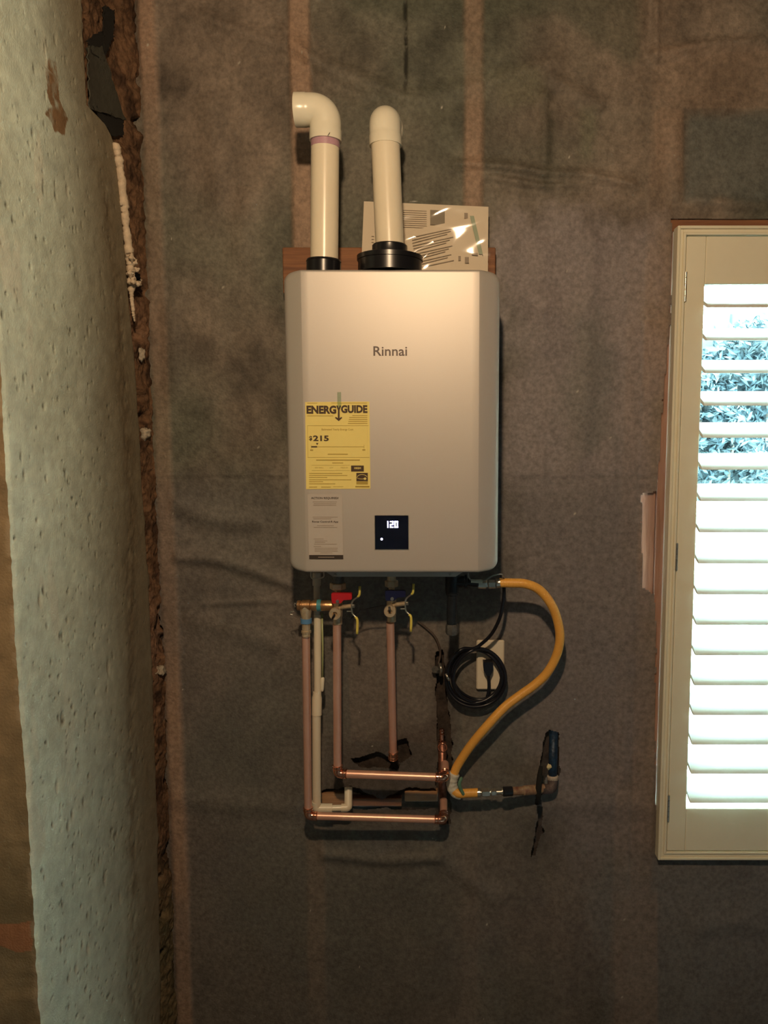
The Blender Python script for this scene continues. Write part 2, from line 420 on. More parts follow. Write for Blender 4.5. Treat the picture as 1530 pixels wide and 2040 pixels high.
    patch([(1120, 640), (1200, 600), (1215, 900), (1130, 920)], (.125, .135, .125), .5, 18)
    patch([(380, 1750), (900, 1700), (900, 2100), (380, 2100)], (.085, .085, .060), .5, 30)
    patch([(1180, 1700), (1320, 1715), (1640, 1715), (1640, 2140), (1200, 2140)], (.150, .178, .190), .62, 26)  # bluish daylight below the window, painted into the membrane colour
    patch([(900, 1500), (1060, 1500), (1040, 1700), (930, 1700)], (.155, .15, .12), .5, 20)
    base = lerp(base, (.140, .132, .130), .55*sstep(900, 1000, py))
    base = lerp(base, (.175, .145, .125), .6*in_poly(px, py, [(690, 1245), (870, 1240), (880, 1300), (878, 1478), (700, 1475)]).astype(float))
    base = lerp(base, (.30, .185, .130)*1, stud*.85) if False else base*(1-stud[..., None]*.85)+np.array([.33, .225, .160])*(stud[..., None]*.85)
    base = base*(1-.85*np.clip(joint, 0, 1))[..., None]
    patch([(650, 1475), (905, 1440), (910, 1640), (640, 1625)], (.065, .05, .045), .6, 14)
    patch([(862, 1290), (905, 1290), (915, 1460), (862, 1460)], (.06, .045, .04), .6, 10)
    # scattered lint specks
    sp = (vnoise(X*130, Z*130)*vnoise(X*71+9, Z*71) > .90)
    base[sp] = (.42, .40, .34)
    # horizontal lap line, its thin highlight painted into the colour
    lap = np.exp(-((py-951)/2.2)**2)*sstep(-.3, .3, fbm(X*9, Z*0+2))
    base = lerp(base, (.22, .20, .18), .5*lap)
    # rubbed dirt around the tear by the gas pipe
    dt = np.exp(-(((px-1078)/45)**2+((py-1660)/60)**2)); base *= (1-.35*dt)[..., None]
    # holes
    cpx = (px[:-1, :-1]+px[1:, 1:])/2; cpy = (py[:-1, :-1]+py[1:, 1:])/2; cx_ = (X[:-1, :-1]+X[1:, 1:])/2; cz_ = (Z[:-1, :-1]+Z[1:, 1:])/2
    jx_ = 5*fbm(cx_*40, cz_*40, 3); jy_ = 5*fbm(cx_*40+9, cz_*40+5, 3); qx = cpx+jx_; qy = cpy+jy_
    keep = np.ones(cpx.shape, bool)
    keep &= ~((cx_ > wx0+.004) & (cx_ < wx1-.004) & (cz_ > wz0+.004) & (cz_ < wz1-.004))
    ty = [430, 640, 700, 960, 978, 984, 1168, 1182, 1240, 1600, 1640, 1705, 1720]
    tx = [1338, 1334, 1326, 1308, 1306, 1277, 1277, 1300, 1306, 1303, 1314, 1316, 1330]
    keep &= ~((cpx+.5*jx_ > np.interp(cpy, ty, tx)) & (cpx < 1400) & (cpy > 440) & (cpy < 1700))
    keep &= ~((cpy+.3*jy_ > 437) & (cpy < 500) & (cpx > 1336))
    for poly in [[(784, 1474), (812, 1470), (818, 1505), (800, 1518), (785, 1512)],
                 [(640, 1572), (700, 1566), (760, 1590), (812, 1566), (884, 1570), (886, 1606), (830, 1612), (700, 1610), (640, 1606)],
                 [(868, 1300), (884, 1296), (890, 1380), (900, 1480), (900, 1640), (868, 1640), (872, 1500), (868, 1400)],
                 [(1086, 1462), (1096, 1455), (1112, 1460), (1114, 1545), (1088, 1550), (1078, 1600), (1066, 1602), (1074, 1530)],
                 [(1068, 1604), (1080, 1604), (1080, 1640), (1082, 1652), (1074, 1662), (1068, 1700), (1058, 1706), (1064, 1660), (1070, 1640)],
                 [(700, 1510), (760, 1498), (800, 1520), (790, 1532), (720, 1526)]]:
        keep &= ~in_poly(qx, qy, poly)
    keep &= ~((cpx+1.6*jx_ < np.interp(cpy, [0, 300, 600, 1000, 1300, 1500, 1800, 2040], [192, 258, 284, 311, 325, 331, 336, 340])) & (cpy < 1960))
    Y = -(h+.010)
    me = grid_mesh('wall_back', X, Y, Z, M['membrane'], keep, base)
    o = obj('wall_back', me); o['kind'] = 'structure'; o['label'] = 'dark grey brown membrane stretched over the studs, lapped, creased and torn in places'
    # what lies behind the membrane
    g = MB().box(-.80, wx0-.10, .030, .05, 0, CEIL).box(wx0-.10, wx1+.1, .030, .05, 0, wz0-.03).box(wx0-.10, wx1+.1, .03, .05, wz1+.03, CEIL).box(wx1+.1, 2.6, .03, .05, 0, CEIL)
    g.build('insulation', M['insul'], o)
    for c, hw in [(bands[0][0], .019), (bands[1][0], .019), (bands[2][0], .019)]:
        MB().box(c-hw, c+hw, .012, .05, .04, CEIL-.04, .002).build('stud', M['stud'], o)
    zz = (wz0-.04, wz1+.05)
    MB().box(P(1272, 1080, 0).x, P(1306, 1080, 0).x, .010, .05, .04, CEIL-.05, .002).build('stud', M['stud'], o, label='pinkish wall stud bared beside the window')
    MB().box(P(1307, 1080, 0).x, wx0+.012, .006, .06, zz[0], zz[1], .002).build('stud', M['stud'], o, label='pinkish wall stud bared beside the window')
    MB().box(wx0-.01, wx1+.05, -.004, .06, wz1-.006, wz1+.022, .002).build('header', M['board'], o, label='red brown timber bared above the window frame')
    MB().box(-.8, 2.6, .012, .05, 0, .038, .002).build('bottom_plate', M['stud'], o)
    MB().box(wx0-.01, wx1+.05, .010, .05, wz0-.035, wz0+.006, .002).build('rough_sill', M['stud'], o)
    p0 = P(806, 1577, -.006); p1 = P(872, 1597, -.006)
    MB().box(p0.x, p1.x, .006, .03, p1.z, p0.z, .0015).build('blocking', M['block'], o, label='short light wood block showing through the hole')
    p0 = P(636, 1580, -.01); p1 = P(694, 1606, -.01)
    MB().box(p0.x, p1.x, .006, .03, p1.z, p0.z, .0015).build('blocking', M['block'], o)
    p0 = P(700, 1590, -.01); p1 = P(800, 1606, -.01)
    MB().box(p0.x, p1.x, .008, .03, p1.z, p0.z, .0015).build('blocking', M['board'], o)
    return o
wall_back = build_back_wall()

# ---- left concrete wall: side face seen at a slant, end face towards the room, rough fill to the corner
CXW = -.73
def build_left():
    ed = [(160, -60), (165, 0), (172, 110), (178, 215), (196, 232), (214, 250), (226, 272), (236, 300), (247, 440), (262, 600), (275, 760),
          (285, 960), (297, 1150), (309, 1400), (318, 1650), (323, 2040), (326, 2200)]
    W_ = [PX(a, b_, CXW) for a, b_ in ed]; ez = [p.z for p in W_][::-1]; es = [-p.y for p in W_][::-1]
    nz = 1150; nc = 210
    zs = np.linspace(0, CEIL, nz); t = np.linspace(0, 1, nc)
    near = .655+.0025*fbm(zs*25, zs*0+2, 3)
    far = np.interp(zs, ez, es)+.005*fbm(zs*18, zs*0, 4)
    S = far[:, None]*(1-t)+near[:, None]*t; Z = np.repeat(zs[:, None], nc, 1)
    X = CXW+.0035*fbm(S*3, Z*3, 2)+.0007*fbm(S*55, Z*55, 3)
    # rough arris at both edges
    X -= .010*np.exp(-((S-far[:, None])/.008)**2)*(.6+.6*fbm(Z*40, S*9))+.007*np.exp(-((S-near[:, None])/.006)**2)*(.8+.6*fbm(Z*50, S*9, 3))*.5
    px, py = proj(X, -S, Z)
    n1 = fbm(S*3+2, Z*2.5, 4); n2 = fbm(S*14, Z*7, 4); n3 = fbm(S*45, Z*45, 3)
    col = np.ones(X.shape+(3,))*np.array([.52, .585, .50])
    col = lerp(col, (.62, .72, .635), sstep(-.3, .4, n1)); col *= (1+.16*n2+.10*n3)[..., None]
    # browner towards the corner, with its shade painted into the colour
    bx = np.interp(py, [0, 300, 700, 1400, 2040], [100, 145, 180, 220, 260])
    col = lerp(col, (.20, .145, .080), .88*sstep(-75, 75, px-bx+25*n1))
    # damp brown strip along a form joint
    jx = np.interp(py, [250, 600, 1000, 1500, 2040], [196, 236, 262, 262, 268])
    band = np.exp(-((px-jx-6*n2)/11)**2)*sstep(250, 420, py)
    col = lerp(col, (.13, .09, .05), .62*band*sstep(-.7, .5, fbm(S*40, Z*25)))
    X -= .002*band*(.5+fbm(S*60, Z*60))
    # rust brown stain
    stn = in_poly(px+9*n2+5*n3, py+12*n2, [(92, 110), (108, 120), (120, 200), (136, 240), (128, 270), (112, 265), (90, 225), (104, 215), (96, 180)]).astype(float)
    col = lerp(col, (.20, .095, .030), .9*stn*sstep(-.8, .1, n3+.5*n2))
    # pale lime blooms
    wh = sstep(.30, .45, fbm(S*16+30, Z*5, 4))*sstep(200, 80, px)
    col = lerp(col, (.66, .68, .58), .6*wh)
    # air-bubble pits
    rs = np.random.RandomState(11); dy = (zs[1]-zs[0])
    for i in range(900):
        z0 = rs.rand()**1.25*2.5+.02; s0 = .12+.52*rs.rand(); big = rs.rand()
        if rs.rand() < .55: s0 = .45+.12*rs.randn()
        r = .0013+.0022*big**3; rz = r*(1.0+2.4*rs.rand()*rs.rand())
        i0 = int(z0/dy); a = max(0, i0-9); b_ = min(nz, i0+10)
        if b_ <= a: continue
        e = np.exp(-(((S[a:b_]-s0)/(r*1.1))**2+((Z[a:b_]-z0)/(rz*1.1))**2))
        X[a:b_] -= .0035*e; col[a:b_] = lerp(col[a:b_], (.09, .09, .065), np.clip(1.1*e, 0, 1))
    for s0, z0, r, rz in [(PX(211, 1748, CXW), 0, .006, .018), (PX(241, 1788, CXW), 0, .005, .015), (PX(124, 1433, CXW), 0, .005, .013),
                          (PX(82, 1195, CXW), 0, .0045, .012), (PX(215, 1330, CXW), 0, .005, .016), (PX(113, 1568, CXW), 0, .004, .010),
                          (PX(176, 1890, CXW), 0, .004, .010), (PX(152, 1930, CXW), 0, .004, .009), (PX(135, 380, CXW), 0, .005, .010)]:
        e = np.exp(-(((S+s0.y)/r)**2+((Z-s0.z)/rz)**2)); X -= .004*e; col = lerp(col, (.16, .14, .11), np.clip(.8*e, 0, 1))
    me = grid_mesh('wall_left', X, -S, Z, M['concrete'], None, col)
    o = obj('wall_left', me); o['kind'] = 'structure'; o['label'] = 'pitted grey green concrete wall with brown stains at the left'
    # end face towards the room
    xs = np.linspace(0, 1, 90)**1.6
    xl = X[:, -1]; zz = zs; nn = near
    XE = xl[:, None]*(1-xs)+(-1.62)*xs; ZE = np.repeat(zz[:, None], 90, 1)
    YE = -(nn[:, None]*(1-np.clip(xs*12, 0, 1))+.655*np.clip(xs*12, 0, 1))-.003*fbm(XE*14, ZE*14, 3)*np.clip(xs*20, 0, 1)
    e1 = fbm(XE*6, ZE*6, 4); e2 = fbm(XE*30, ZE*30, 3); pe, qe = proj(XE, YE, ZE)
    ce = np.ones(XE.shape+(3,))*np.array([.27, .20, .115]); ce = lerp(ce, (.17, .125, .07), sstep(-.2, .5, e1)); ce *= (1+.25*e2)[..., None]
    ce = lerp(ce, (.16, .155, .10), .5*sstep(1300, 1800, qe))
    ce = lerp(ce, (.36, .15, .075), .62*sstep(-.5, .3, e2+e1)*in_poly(pe+6*e2, qe+6*e1, [(-200, 1850), (40, 1842), (64, 1835), (66, 1895), (40, 1900), (0, 1885), (-200, 1890)]).astype(float))
    ce = lerp(ce, (.45, .38, .28), .35*sstep(.15, .4, e2)*sstep(12, 3, np.abs(pe-pe[:, :1])))
    obj('end_face', grid_mesh('end_face', XE, YE, ZE, M['concrete'], None, ce), o)
    # rough earth and mortar fill between concrete edge and membrane
    nu = 110; tt = np.linspace(0, 1, nu); zf = np.arange(0, CEIL, .0042)
    fe = np.minimum(np.interp(zf, ez, es)+.03, .42); SF = fe[:, None]*(1-tt)+(-.03)*tt; ZF = np.repeat(zf[:, None], nu, 1)
    XF = np.interp(SF, [-.03, .0, .06, .10, .5], [-.718, -.724, -.738, CXW-.026, CXW-.034])+.010*fbm(SF*28, ZF*28, 4)+.004*fbm(SF*90, ZF*90, 2)-.018*sstep(.35, .5, fbm(SF*16+5, ZF*20+3, 2))
    XF = XF+np.zeros_like(ZF)
    f1 = fbm(SF*25+3, ZF*25, 4); f2 = fbm(SF*8, ZF*4+7, 3)
    cf = np.ones(XF.shape+(3,))*np.array([.15, .085, .048]); cf = lerp(cf, (.055, .03, .018), sstep(-.1, .5, f1)); cf = lerp(cf, (.24, .14, .09), .6*sstep(.1, .5, f2))
    pf, qf = proj(XF, -SF, ZF); cf = lerp(cf, (.12, .11, .06), .6*sstep(1650, 1850, qf)*1.0)
    MB().box(-1.60, -.80, -.63, .12, 0, CEIL).box(-.81, -.70, .06, .12, 0, CEIL).build('leak_backing', M['rubble'], o)  # unseen solid backing, added to stop sky light leaking in
    obj('rubble_fill', grid_mesh('rubble_fill', XF, -SF, ZF, M['rubble'], None, cf), o)
build_left()

# stones caught in the gap
def rock(c, r, seed, m, name='stone', parent=None, sq=(1, 1, 1), label=None):
    rs = np.random.RandomState(seed); import bmesh
    bm = bmesh.new(); bmesh.ops.create_icosphere(bm, subdivisions=3, radius=1)
    for v in bm.verts:
        n = v.co.normalized()
        k = 1+.22*math.sin(n.x*4+seed)+.20*math.sin(n.z*5+seed*2)+.14*math.sin(n.y*6+n.x*7+seed)+.10*math.sin(n.z*11+n.y*9)+.05*rs.randn()
        v.co = Vector((n.x*sq[0], n.y*sq[1], n.z*sq[2]))*k*r+Vector(c)
    me = bpy.data.meshes.new(name); bm.to_mesh(me); bm.free(); me.materials.append(m); me.shade_smooth()
    return obj(name, me, parent)
stone_m = mat('gap_stone', (.36, .31, .24), .85, var=.45, vscale=90, bump=.8, bscale=120)
tag(rock(P(290, 862, .045), .012, 3, stone_m, sq=(1, 1, 1.2)), 'pale pebbly lump in the corner gap beside the water heater, upper one', 'stone')
tag(rock(P(318, 1336, .03), .012, 5, stone_m, sq=(1, 1, 1)), 'pale pebbly lump in the corner gap, lower one', 'stone')
tag(rock(P(283, 705, .055), .009, 9, stone_m, sq=(.8, 1, 1.6)), 'small grey stone in the corner gap below the foam strip', 'stone')

# spray foam strip with a lump at its lower end
fp = [(231, 286), (238, 330), (246, 400), (251, 450), (257, 500), (260, 530), (262, 560), (262, 590), (265, 620), (268, 640)]
fw = [10, 14, 13, 12, 13, 14, 13, 7, 5, 3]
m_ = MB(); pts = spline([PX(a, b_, CXW+.004) for a, b_ in fp], 14); n = len(pts); rs = np.random.RandomState(2)
rad = [max(.002, np.interp(i/(n-1), np.linspace(0, 1, len(fw)), fw)/2*.00145*(1+.10*math.sin(i*.7)+.10*math.sin(i*.23+1)+.05*rs.randn())) for i in range(n)]
pts = [p+Vector((rs.randn()*.0004, rs.randn()*.001, 0)) for p in pts]; m_.tube(pts, rad, 12)
t = thing('spray_foam', PX(262, 600, CXW), 'cream bead of hardened spray foam along the edge of the left concrete wall', 'foam')
m_.build('foam_bead', M['foam'], t, smooth=True)
for k, (a, b_, r) in enumerate([(262, 514, .008), (267, 522, .008), (272, 537, .0065), (271, 566, .0085), (262, 560, .008), (277, 560, .006), (259, 545, .008)]):
    rock(PX(a, b_, CXW+.012), r, 20+k, M['foam'], 'foam_lump', t)
rock(PX(273, 551, CXW+.014), .008, 40, M['rubble'], 'trapped_stone', t)

# folded roofing felt in the notch
def sheet(name, quad, m, parent, th=.0025, curl=.01, n=14, rag=.002):
    q = [Vector(p) for p in quad]; rs = np.random.RandomState(len(name)+int(q[0].z*1000)); V = []
    nrm = (q[1]-q[0]).cross(q[3]-q[0]).normalized()
    for side in (0, 1):
        for i in range(n+1):
            for j in range(n+1):
                u, v = i/n, j/n
                p = (q[0]*(1-u)+q[1]*u)*(1-v)+(q[3]*(1-u)+q[2]*u)*v
                ed = 1 if (i in (0, n) or j in (0, n)) else 0
                rr = np.random.RandomState(i*97+j)
                p = p+nrm*(curl*math.sin(u*3.1)*math.sin(v*2.2+.5)+side*th)+Vector((rr.randn(), 0, rr.randn()))*rag*ed
                V.append(p)
    N1 = (n+1)**2; ix = lambda s, i, j: s*N1+i*(n+1)+j; Fc = []
    for i in range(n):
        for j in range(n):
            Fc.append((ix(0, i, j), ix(0, i+1, j), ix(0, i+1, j+1), ix(0, i, j+1))); Fc.append((ix(1, i, j), ix(1, i, j+1), ix(1, i+1, j+1), ix(1, i+1, j)))
        for (j, fl) in ((0, 0), (n, 1)):
            Fc.append((ix(0, i, j), ix(1, i, j), ix(1, i+1, j), ix(0, i+1, j))); Fc.append((ix(0, j, i), ix(0, j, i+1), ix(1, j, i+1), ix(1, j, i)))
    return MB().add(V, Fc).build(name, m, parent, auto=50)
t = thing('felt_scrap', P(250, 250, .05), 'grey green and black scraps of folded roofing felt in the notch at the top left', 'felt')
FX = CXW-.012
def fpx(q, dx=0): return [PX(a, b_, FX+dx) for a, b_ in q]
sheet('felt_flap', fpx([(174, 96), (204, 92), (251, 238), (178, 216)], .003), M['felt'], t, curl=.006)
sheet('felt_fold', fpx([(182, 212), (246, 232), (253, 270), (224, 272)]), M['felt_black'], t, curl=.003)
sheet('felt_fold', fpx([(206, 14), (229, 20), (227, 72), (206, 122)]), M['felt_black'], t, curl=.002)
sheet('felt_fold', fpx([(174, 84), (208, 56), (208, 122), (182, 106)]), M['felt_black'], t, curl=.002)

# ================================================================== WINDOW AND SHUTTER
def build_window():
    x0, x1, z0, z1 = wx0+.02, wx1-.02, wz0+.02, wz1-.02
    b = MB()
    b.box(x0-.02, x0, .0, .13, z0, z1).box(x1, x1+.02, .0, .13, z0, z1).box(x0-.02, x1+.02, .0, .13, z1, z1+.02).box(x0-.02, x1+.02, .0, .13, z0-.02, z0)
    o = b.build('window_1', M['white_paint']); o['kind'] = 'structure'; o['label'] = 'bright window behind the louvered shutter'
    s = MB(); y0, y1 = .075, .11
    s.box(x0, x0+.04, y0, y1, z0, z1, .003).box(x1-.04, x1, y0, y1, z0, z1, .003).box(x0+.04, x1-.04, y0, y1, z1-.04, z1, .003).box(x0+.04, x1-.04, y0, y1, z0, z0+.045, .003)
    s.build('sash', M['white_paint'], o)
    MB().box(x0+.038, x1-.038, .09, .094, z0+.043, z1-.038).build('pane', M['glass'], o)
    return
build_window()
def build_shutter():
    t = thing('plantation_shutter', ((wx0+wx1)/2, 0, wz0), 'cream louvered interior shutter with side hinges covering the window', 'shutter')
    fw_ = .0215
    def frame_prof():
        # mitred moulding: three steps, built as nested frames
        b = MB()
        for (i0, i1, s0, s1) in ((0, .007, .0, FS), (.007, .0155, .0, FS-.005), (.0155, fw_, .0, FS-.001)):
            b.box(wx0+i0, wx0+i1, -s1, -s0, wz0+i0, wz1-i0, .0012); b.box(wx1-i1, wx1-i0, -s1, -s0, wz0+i0, wz1-i0, .0012)
            b.box(wx0+i1, wx1-i1, -s1, -s0, wz1-i1, wz1-i0, .0012); b.box(wx0+i1, wx1-i1, -s1, -s0, wz0+i0, wz0+i1, .0012)
        return b
    frame_prof().build('frame', M['cream'], t)
    a0, a1, b0, b1 = wx0+fw_+.002, wx1-fw_-.002, wz0+fw_+.003, wz1-fw_-.003
    sf, sb = .033, .004; sw = .047
    ztop = P(1404, 566, sf).z; zbot = P(1368, 1611, sf).z
    am = (a0+a1)/2; panels = [(a0, am-.002), (am+.002, a1)]
    for u0, u1 in panels:
        MB().box(u0, u0+sw, -sf, -sb, b0, b1, .0018).build('stile', M['cream'], t)
        MB().box(u1-sw, u1, -sf, -sb, b0, b1, .0018).build('stile', M['cream'], t)
        MB().box(u0+sw+.0006, u1-sw-.0006, -sf+.0006, -sb, ztop, b1, .0018).build('rail', M['cream'], t)
        MB().box(u0+sw+.0006, u1-sw-.0006, -sf+.0006, -sb, b0, zbot, .0018).build('rail', M['cream'], t)
    for hy0, hy1 in ((541, 601), (1081, 1136), (1583, 1636)):
        zt = P(1360, hy0, sf).z; zb = P(1360, hy1, sf).z; h = MB(); n = 5
        for k in range(n):
            za = zb+(zt-zb)*k/n; zc = zb+(zt-zb)*(k+.92)/n
            h.tube([(a0-.0005, -sf-.0015, za), (a0-.0005, -sf-.0015, zc)], .0032, 12)
        h.build('hinge', M['steel'], t, auto=40)
    # louvers
    c, th, ang = .089, .0105, math.radians(25); x0, x1 = a0+sw+.001, am-.002-sw-.001
    zn0 = P(1450, 613, .058).z; zn1 = P(1450, 1600.5, .058).z
    prof = []
    n = 12
    for k in range(n+1): u = -1+2*k/n; prof.append((u*c/2, th/2*math.sqrt(max(0, 1-abs(u)**2.6))))
    for k in range(n-1, 0, -1): u = -1+2*k/n; prof.append((u*c/2, -th/2*math.sqrt(max(0, 1-abs(u)**2.6))))
    # u>0 is towards the room (front edge dips)
    L = [(-(u*math.cos(ang)+v*math.sin(ang))-.0185, -u*math.sin(ang)+v*math.cos(ang)) for u, v in prof]
    np_ = len(L); V = [(x0, y, z) for y, z in L]+[(x1, y, z) for y, z in L]
    Fc = [tuple(range(np_)), tuple(range(2*np_-1, np_-1, -1))]+[(i, i+np_, (i+1) % np_+np_, (i+1) % np_) for i in range(np_)]
    me = MB().add(V, Fc).build('louver', M['white_paint'], None, auto=45)
    lm = me.data; bpy.data.objects.remove(me)
    dz = c/2*math.sin(ang)+.001
    for k in range(17):
        z = zn0+(zn1-zn0)*k/16+dz
        for u0, u1 in panels: obj('louver', lm, t, (u0-a0, 0, z))
build_shutter()

# ================================================================== OUTSIDE
MB().box(-3, 8, .2, 12, -.3, -.1).build('ground_outside', M['ground']); bpy.data.objects['ground_outside']['kind'] = 'structure'
wl = MB().box(-1.5, 6.5, 2.35, 2.6, -.1, 1.30, .02).build('garden_wall', M['stone']); tag(wl, 'pale low garden wall outside the window, below the hedge', 'wall')
def build_hedge():
    t = thing('hedge', (2.5, 3.0, 1.2), 'leafy green hedge outside, seen between the upper shutter louvers', 'hedge')
    rs = np.random.RandomState(5); n = 34000
    V = []; Fc = []
    x = rs.rand(n)*5.5-.6; z = 1.28+rs.rand(n)**.9*(1.10+.18*np.sin(x*3.1)+.1*np.sin(x*7.7)); y = 2.62+.34*rs.rand(n)+.18*np.abs(np.sin(x*5+z*4))
    for i in range(n):
        c = Vector((x[i], y[i], z[i])); d = Vector(rs.randn(3)).normalized(); e = d.cross(Vector(rs.randn(3))).normalized(); L = .022+.022*rs.rand(); w2 = L*.4
        f = d.cross(e); k = len(V)
        V += [c-d*L, c+e*w2+f*.004, c+d*L, c-e*w2+f*.004, c-f*.003]; Fc += [(k, k+1, k+4), (k+1, k+2, k+4), (k+2, k+3, k+4), (k+3, k, k+4)]
    me = mesh('foliage', V, Fc, M['leaf']); o = obj('foliage', me, t); o['kind'] = 'stuff'
    hb = MB(); xs_ = np.linspace(-.7, 5.0, 60)
    for k in range(59): hb.box(xs_[k], xs_[k+1]+.01, 2.97, 3.15, 1.26, 2.25+.16*math.sin(k*.31)+.08*math.sin(k*1.3), .02)
    hb.build('inner_growth', M['leaf'], t)['kind'] = 'stuff'
    b = MB()
    for k in range(26):
        xx = -.5+k*.21; b.tube([(xx, 2.95, 1.2), (xx+.03, 2.93, 1.6), (xx-.03*math.sin(k), 2.9, 2.1)], [.014, .01, .004], 7)
    o = b.build('stems', M['bark'], t); o['kind'] = 'stuff'
build_hedge()

# ================================================================== THE WATER HEATER
HF = .272                                        # front of the case, off the wall
def hx(px): return P(px, 856, HF).x
hz1 = P(780, 537, HF).z; hz0 = P(780, 1140.5, HF).z
hx0 = P(561, 580, HF).x; hx1 = P(997.5, 580, HF).x
cr0 = P(605, 856, HF).x; cr1 = P(953.5, 856, HF).x
def build_heater():
    t = thing('water_heater', ((hx0+hx1)/2, -HF/2, hz0), 'silver grey wall-hung tankless water heater with a lit temperature display', 'water heater')
    r = .024; Wx = hx1-hx0; cxm = (hx0+hx1)/2
    # columns: fraction beyond the crease and straight middle
    def column_s(t_):  # t_ 0 at crease .. 1 at the edge
        return HF-.020*t_**1.15
    mid = np.linspace(cr0, cr1, 25)
    to = np.array([0, .004, .05, .15, .3, .45, .6, .72, .82, .88, .92, .95, .97, .985, .995, 1.0])
    rows = np.concatenate([hz0+r*(1-np.cos(np.linspace(0, math.pi/2, 14))), np.linspace(hz0+r, hz1-r, 30)[1:-1], hz1-r*(1-np.cos(np.linspace(math.pi/2, 0, 14)))])
    Xs = []; Ss = []
    for z in rows:
        dzb = max(0, hz0+r-z, z-(hz1-r)); ins = r-math.sqrt(max(0, r*r-dzb*dzb))
        xl = hx0+ins; xr = hx1-ins
        ed = min(z-hz0, hz1-z); er = .006; zr = 0 if ed > er else er-math.sqrt(max(0, er*er-(er-ed)**2))
        left = [(cr0-(cr0-xl)*q, q) for q in to[::-1][:-1]]; right = [(cr1+(xr-cr1)*q, q) for q in to[1:]]
        row = left+[(x, 0) for x in mid]+right
        X_ = []; S_ = []
        for x, q in row:
            dd = min(x-xl, xr-x); er2 = .010; rr = 0 if dd > er2 else (er2-math.sqrt(max(0, er2*er2-(er2-dd)**2)))*.9
            X_.append(x); S_.append(column_s(q)-zr*.8-rr)
        Xs.append(X_); Ss.append(S_)
    X = np.array(Xs); S = np.array(Ss); Z = np.repeat(rows[:, None], X.shape[1], 1)
    me = grid_mesh('front_panel', X, -S, Z, M['case']); me.flip_normals() if me.polygons[0].normal.y > 0 else None
    nr, nc = X.shape; loop = [(0, j) for j in range(nc)]+[(i, nc-1) for i in range(1, nr)]+[(nr-1, j) for j in range(nc-2, -1, -1)]+[(i, 0) for i in range(nr-2, 0, -1)]
    me.set_sharp_from_angle(angle=math.radians(40))
    fp_ = obj('front_panel', me, t); fp_['label'] = 'silver grey front cover with slanted side strips'
    # case sides wrap back to the wall
    V = []; Fc = []; n = len(loop)
    for k, (i, j) in enumerate(loop):
        V += [(X[i, j], -S[i, j], Z[i, j]), (X[i, j]*.997+cxm*.003, -.054, Z[i, j])]
    for k in range(n): a = 2*k; b_ = 2*((k+1) % n); Fc.append((a, b_, b_+1, a+1))
    Fc.append(tuple(2*k+1 for k in range(n)))
    MB().add(V, Fc).build('case', M['case_dark'], t, auto=40)
    # bottom flange
    q = [P(650, 1137, .25), P(912, 1137, .25), P(925, 1140.5, .25), P(908, 1151.5, .25), P(662, 1151.5, .25), P(645, 1140.5, .25)]
    MB().prism([(p.x, p.z) for p in q], -.235, -.05).build('bottom_flange', M['case'], t)
    for a, b_ in ((668, 1145), (897, 1144)):
        p = P(a, b_, .236); lathe(p+Vector((0, .002, 0)), p-Vector((0, .003, 0)), [(0, .003), (.6, .003), (1, .0015)], 10).build('screw', M['steel'], t, auto=40)
    # display
    p0 = P(747, 1027, HF); p1 = P(813.5, 1094, HF); y = -HF
    MB().box(p0.x-.0012, p1.x+.0012, y-.0012, y+.001, p1.z-.0016, p0.z+.0010, .0005).build('bezel', M['steel'], t)
    d = MB().box(p0.x, p1.x, y-.0024, y+.0005, p1.z, p0.z, .0006).build('display', M['screen'], t, label='square black display showing 120')
    def seg(cx, cz, w_, h_, segs):
        b = MB(); th = w_*.34; k = th*.12
        S_ = {'a': (cx-w_/2, cx+w_/2, cz+h_/2-th, cz+h_/2), 'd': (cx-w_/2, cx+w_/2, cz-h_/2, cz-h_/2+th), 'g': (cx-w_/2, cx+w_/2, cz-th/2, cz+th/2),
              'f': (cx-w_/2, cx-w_/2+th, cz, cz+h_/2), 'e': (cx-w_/2, cx-w_/2+th, cz-h_/2, cz), 'b': (cx+w_/2-th, cx+w_/2, cz, cz+h_/2), 'c': (cx+w_/2-th, cx+w_/2, cz-h_/2, cz)}
        for s_ in segs: x0, x1, z0, z1 = S_[s_]; b.box(x0, x1, y-.003, y-.0026, z0, z1)
        b.build('digit', M['digit'], d)
    for a, sg in ((772.5, 'bc'), (780.5, 'abged'), (789.5, 'abcdef')):
        p = P(a if sg != 'bc' else 770.5, 1044.5, HF); seg(p.x, p.z, .0078, .0148, sg)
    p = P(760.6, 1073.7, HF); lathe(p-Vector((0, .0026, 0)), p-Vector((0, .003, 0)), [(0, .0026), (1, .0026)], 14).build('indicator', M['digit'], d)
    # name on the front
    a = P(744, 709, HF); b_ = P(811, 691, HF)
    V2, F2 = text_mesh('Rinnai', b_.z-a.z+.0012, b_.x-a.x, .012)
    obj('logo', mesh('logo', [(a.x+x, -HF-.0006, a.z+z) for x, z in V2], F2, M['logo']), t)['label'] = 'dark grey lettering reading Rinnai'
build_heater()

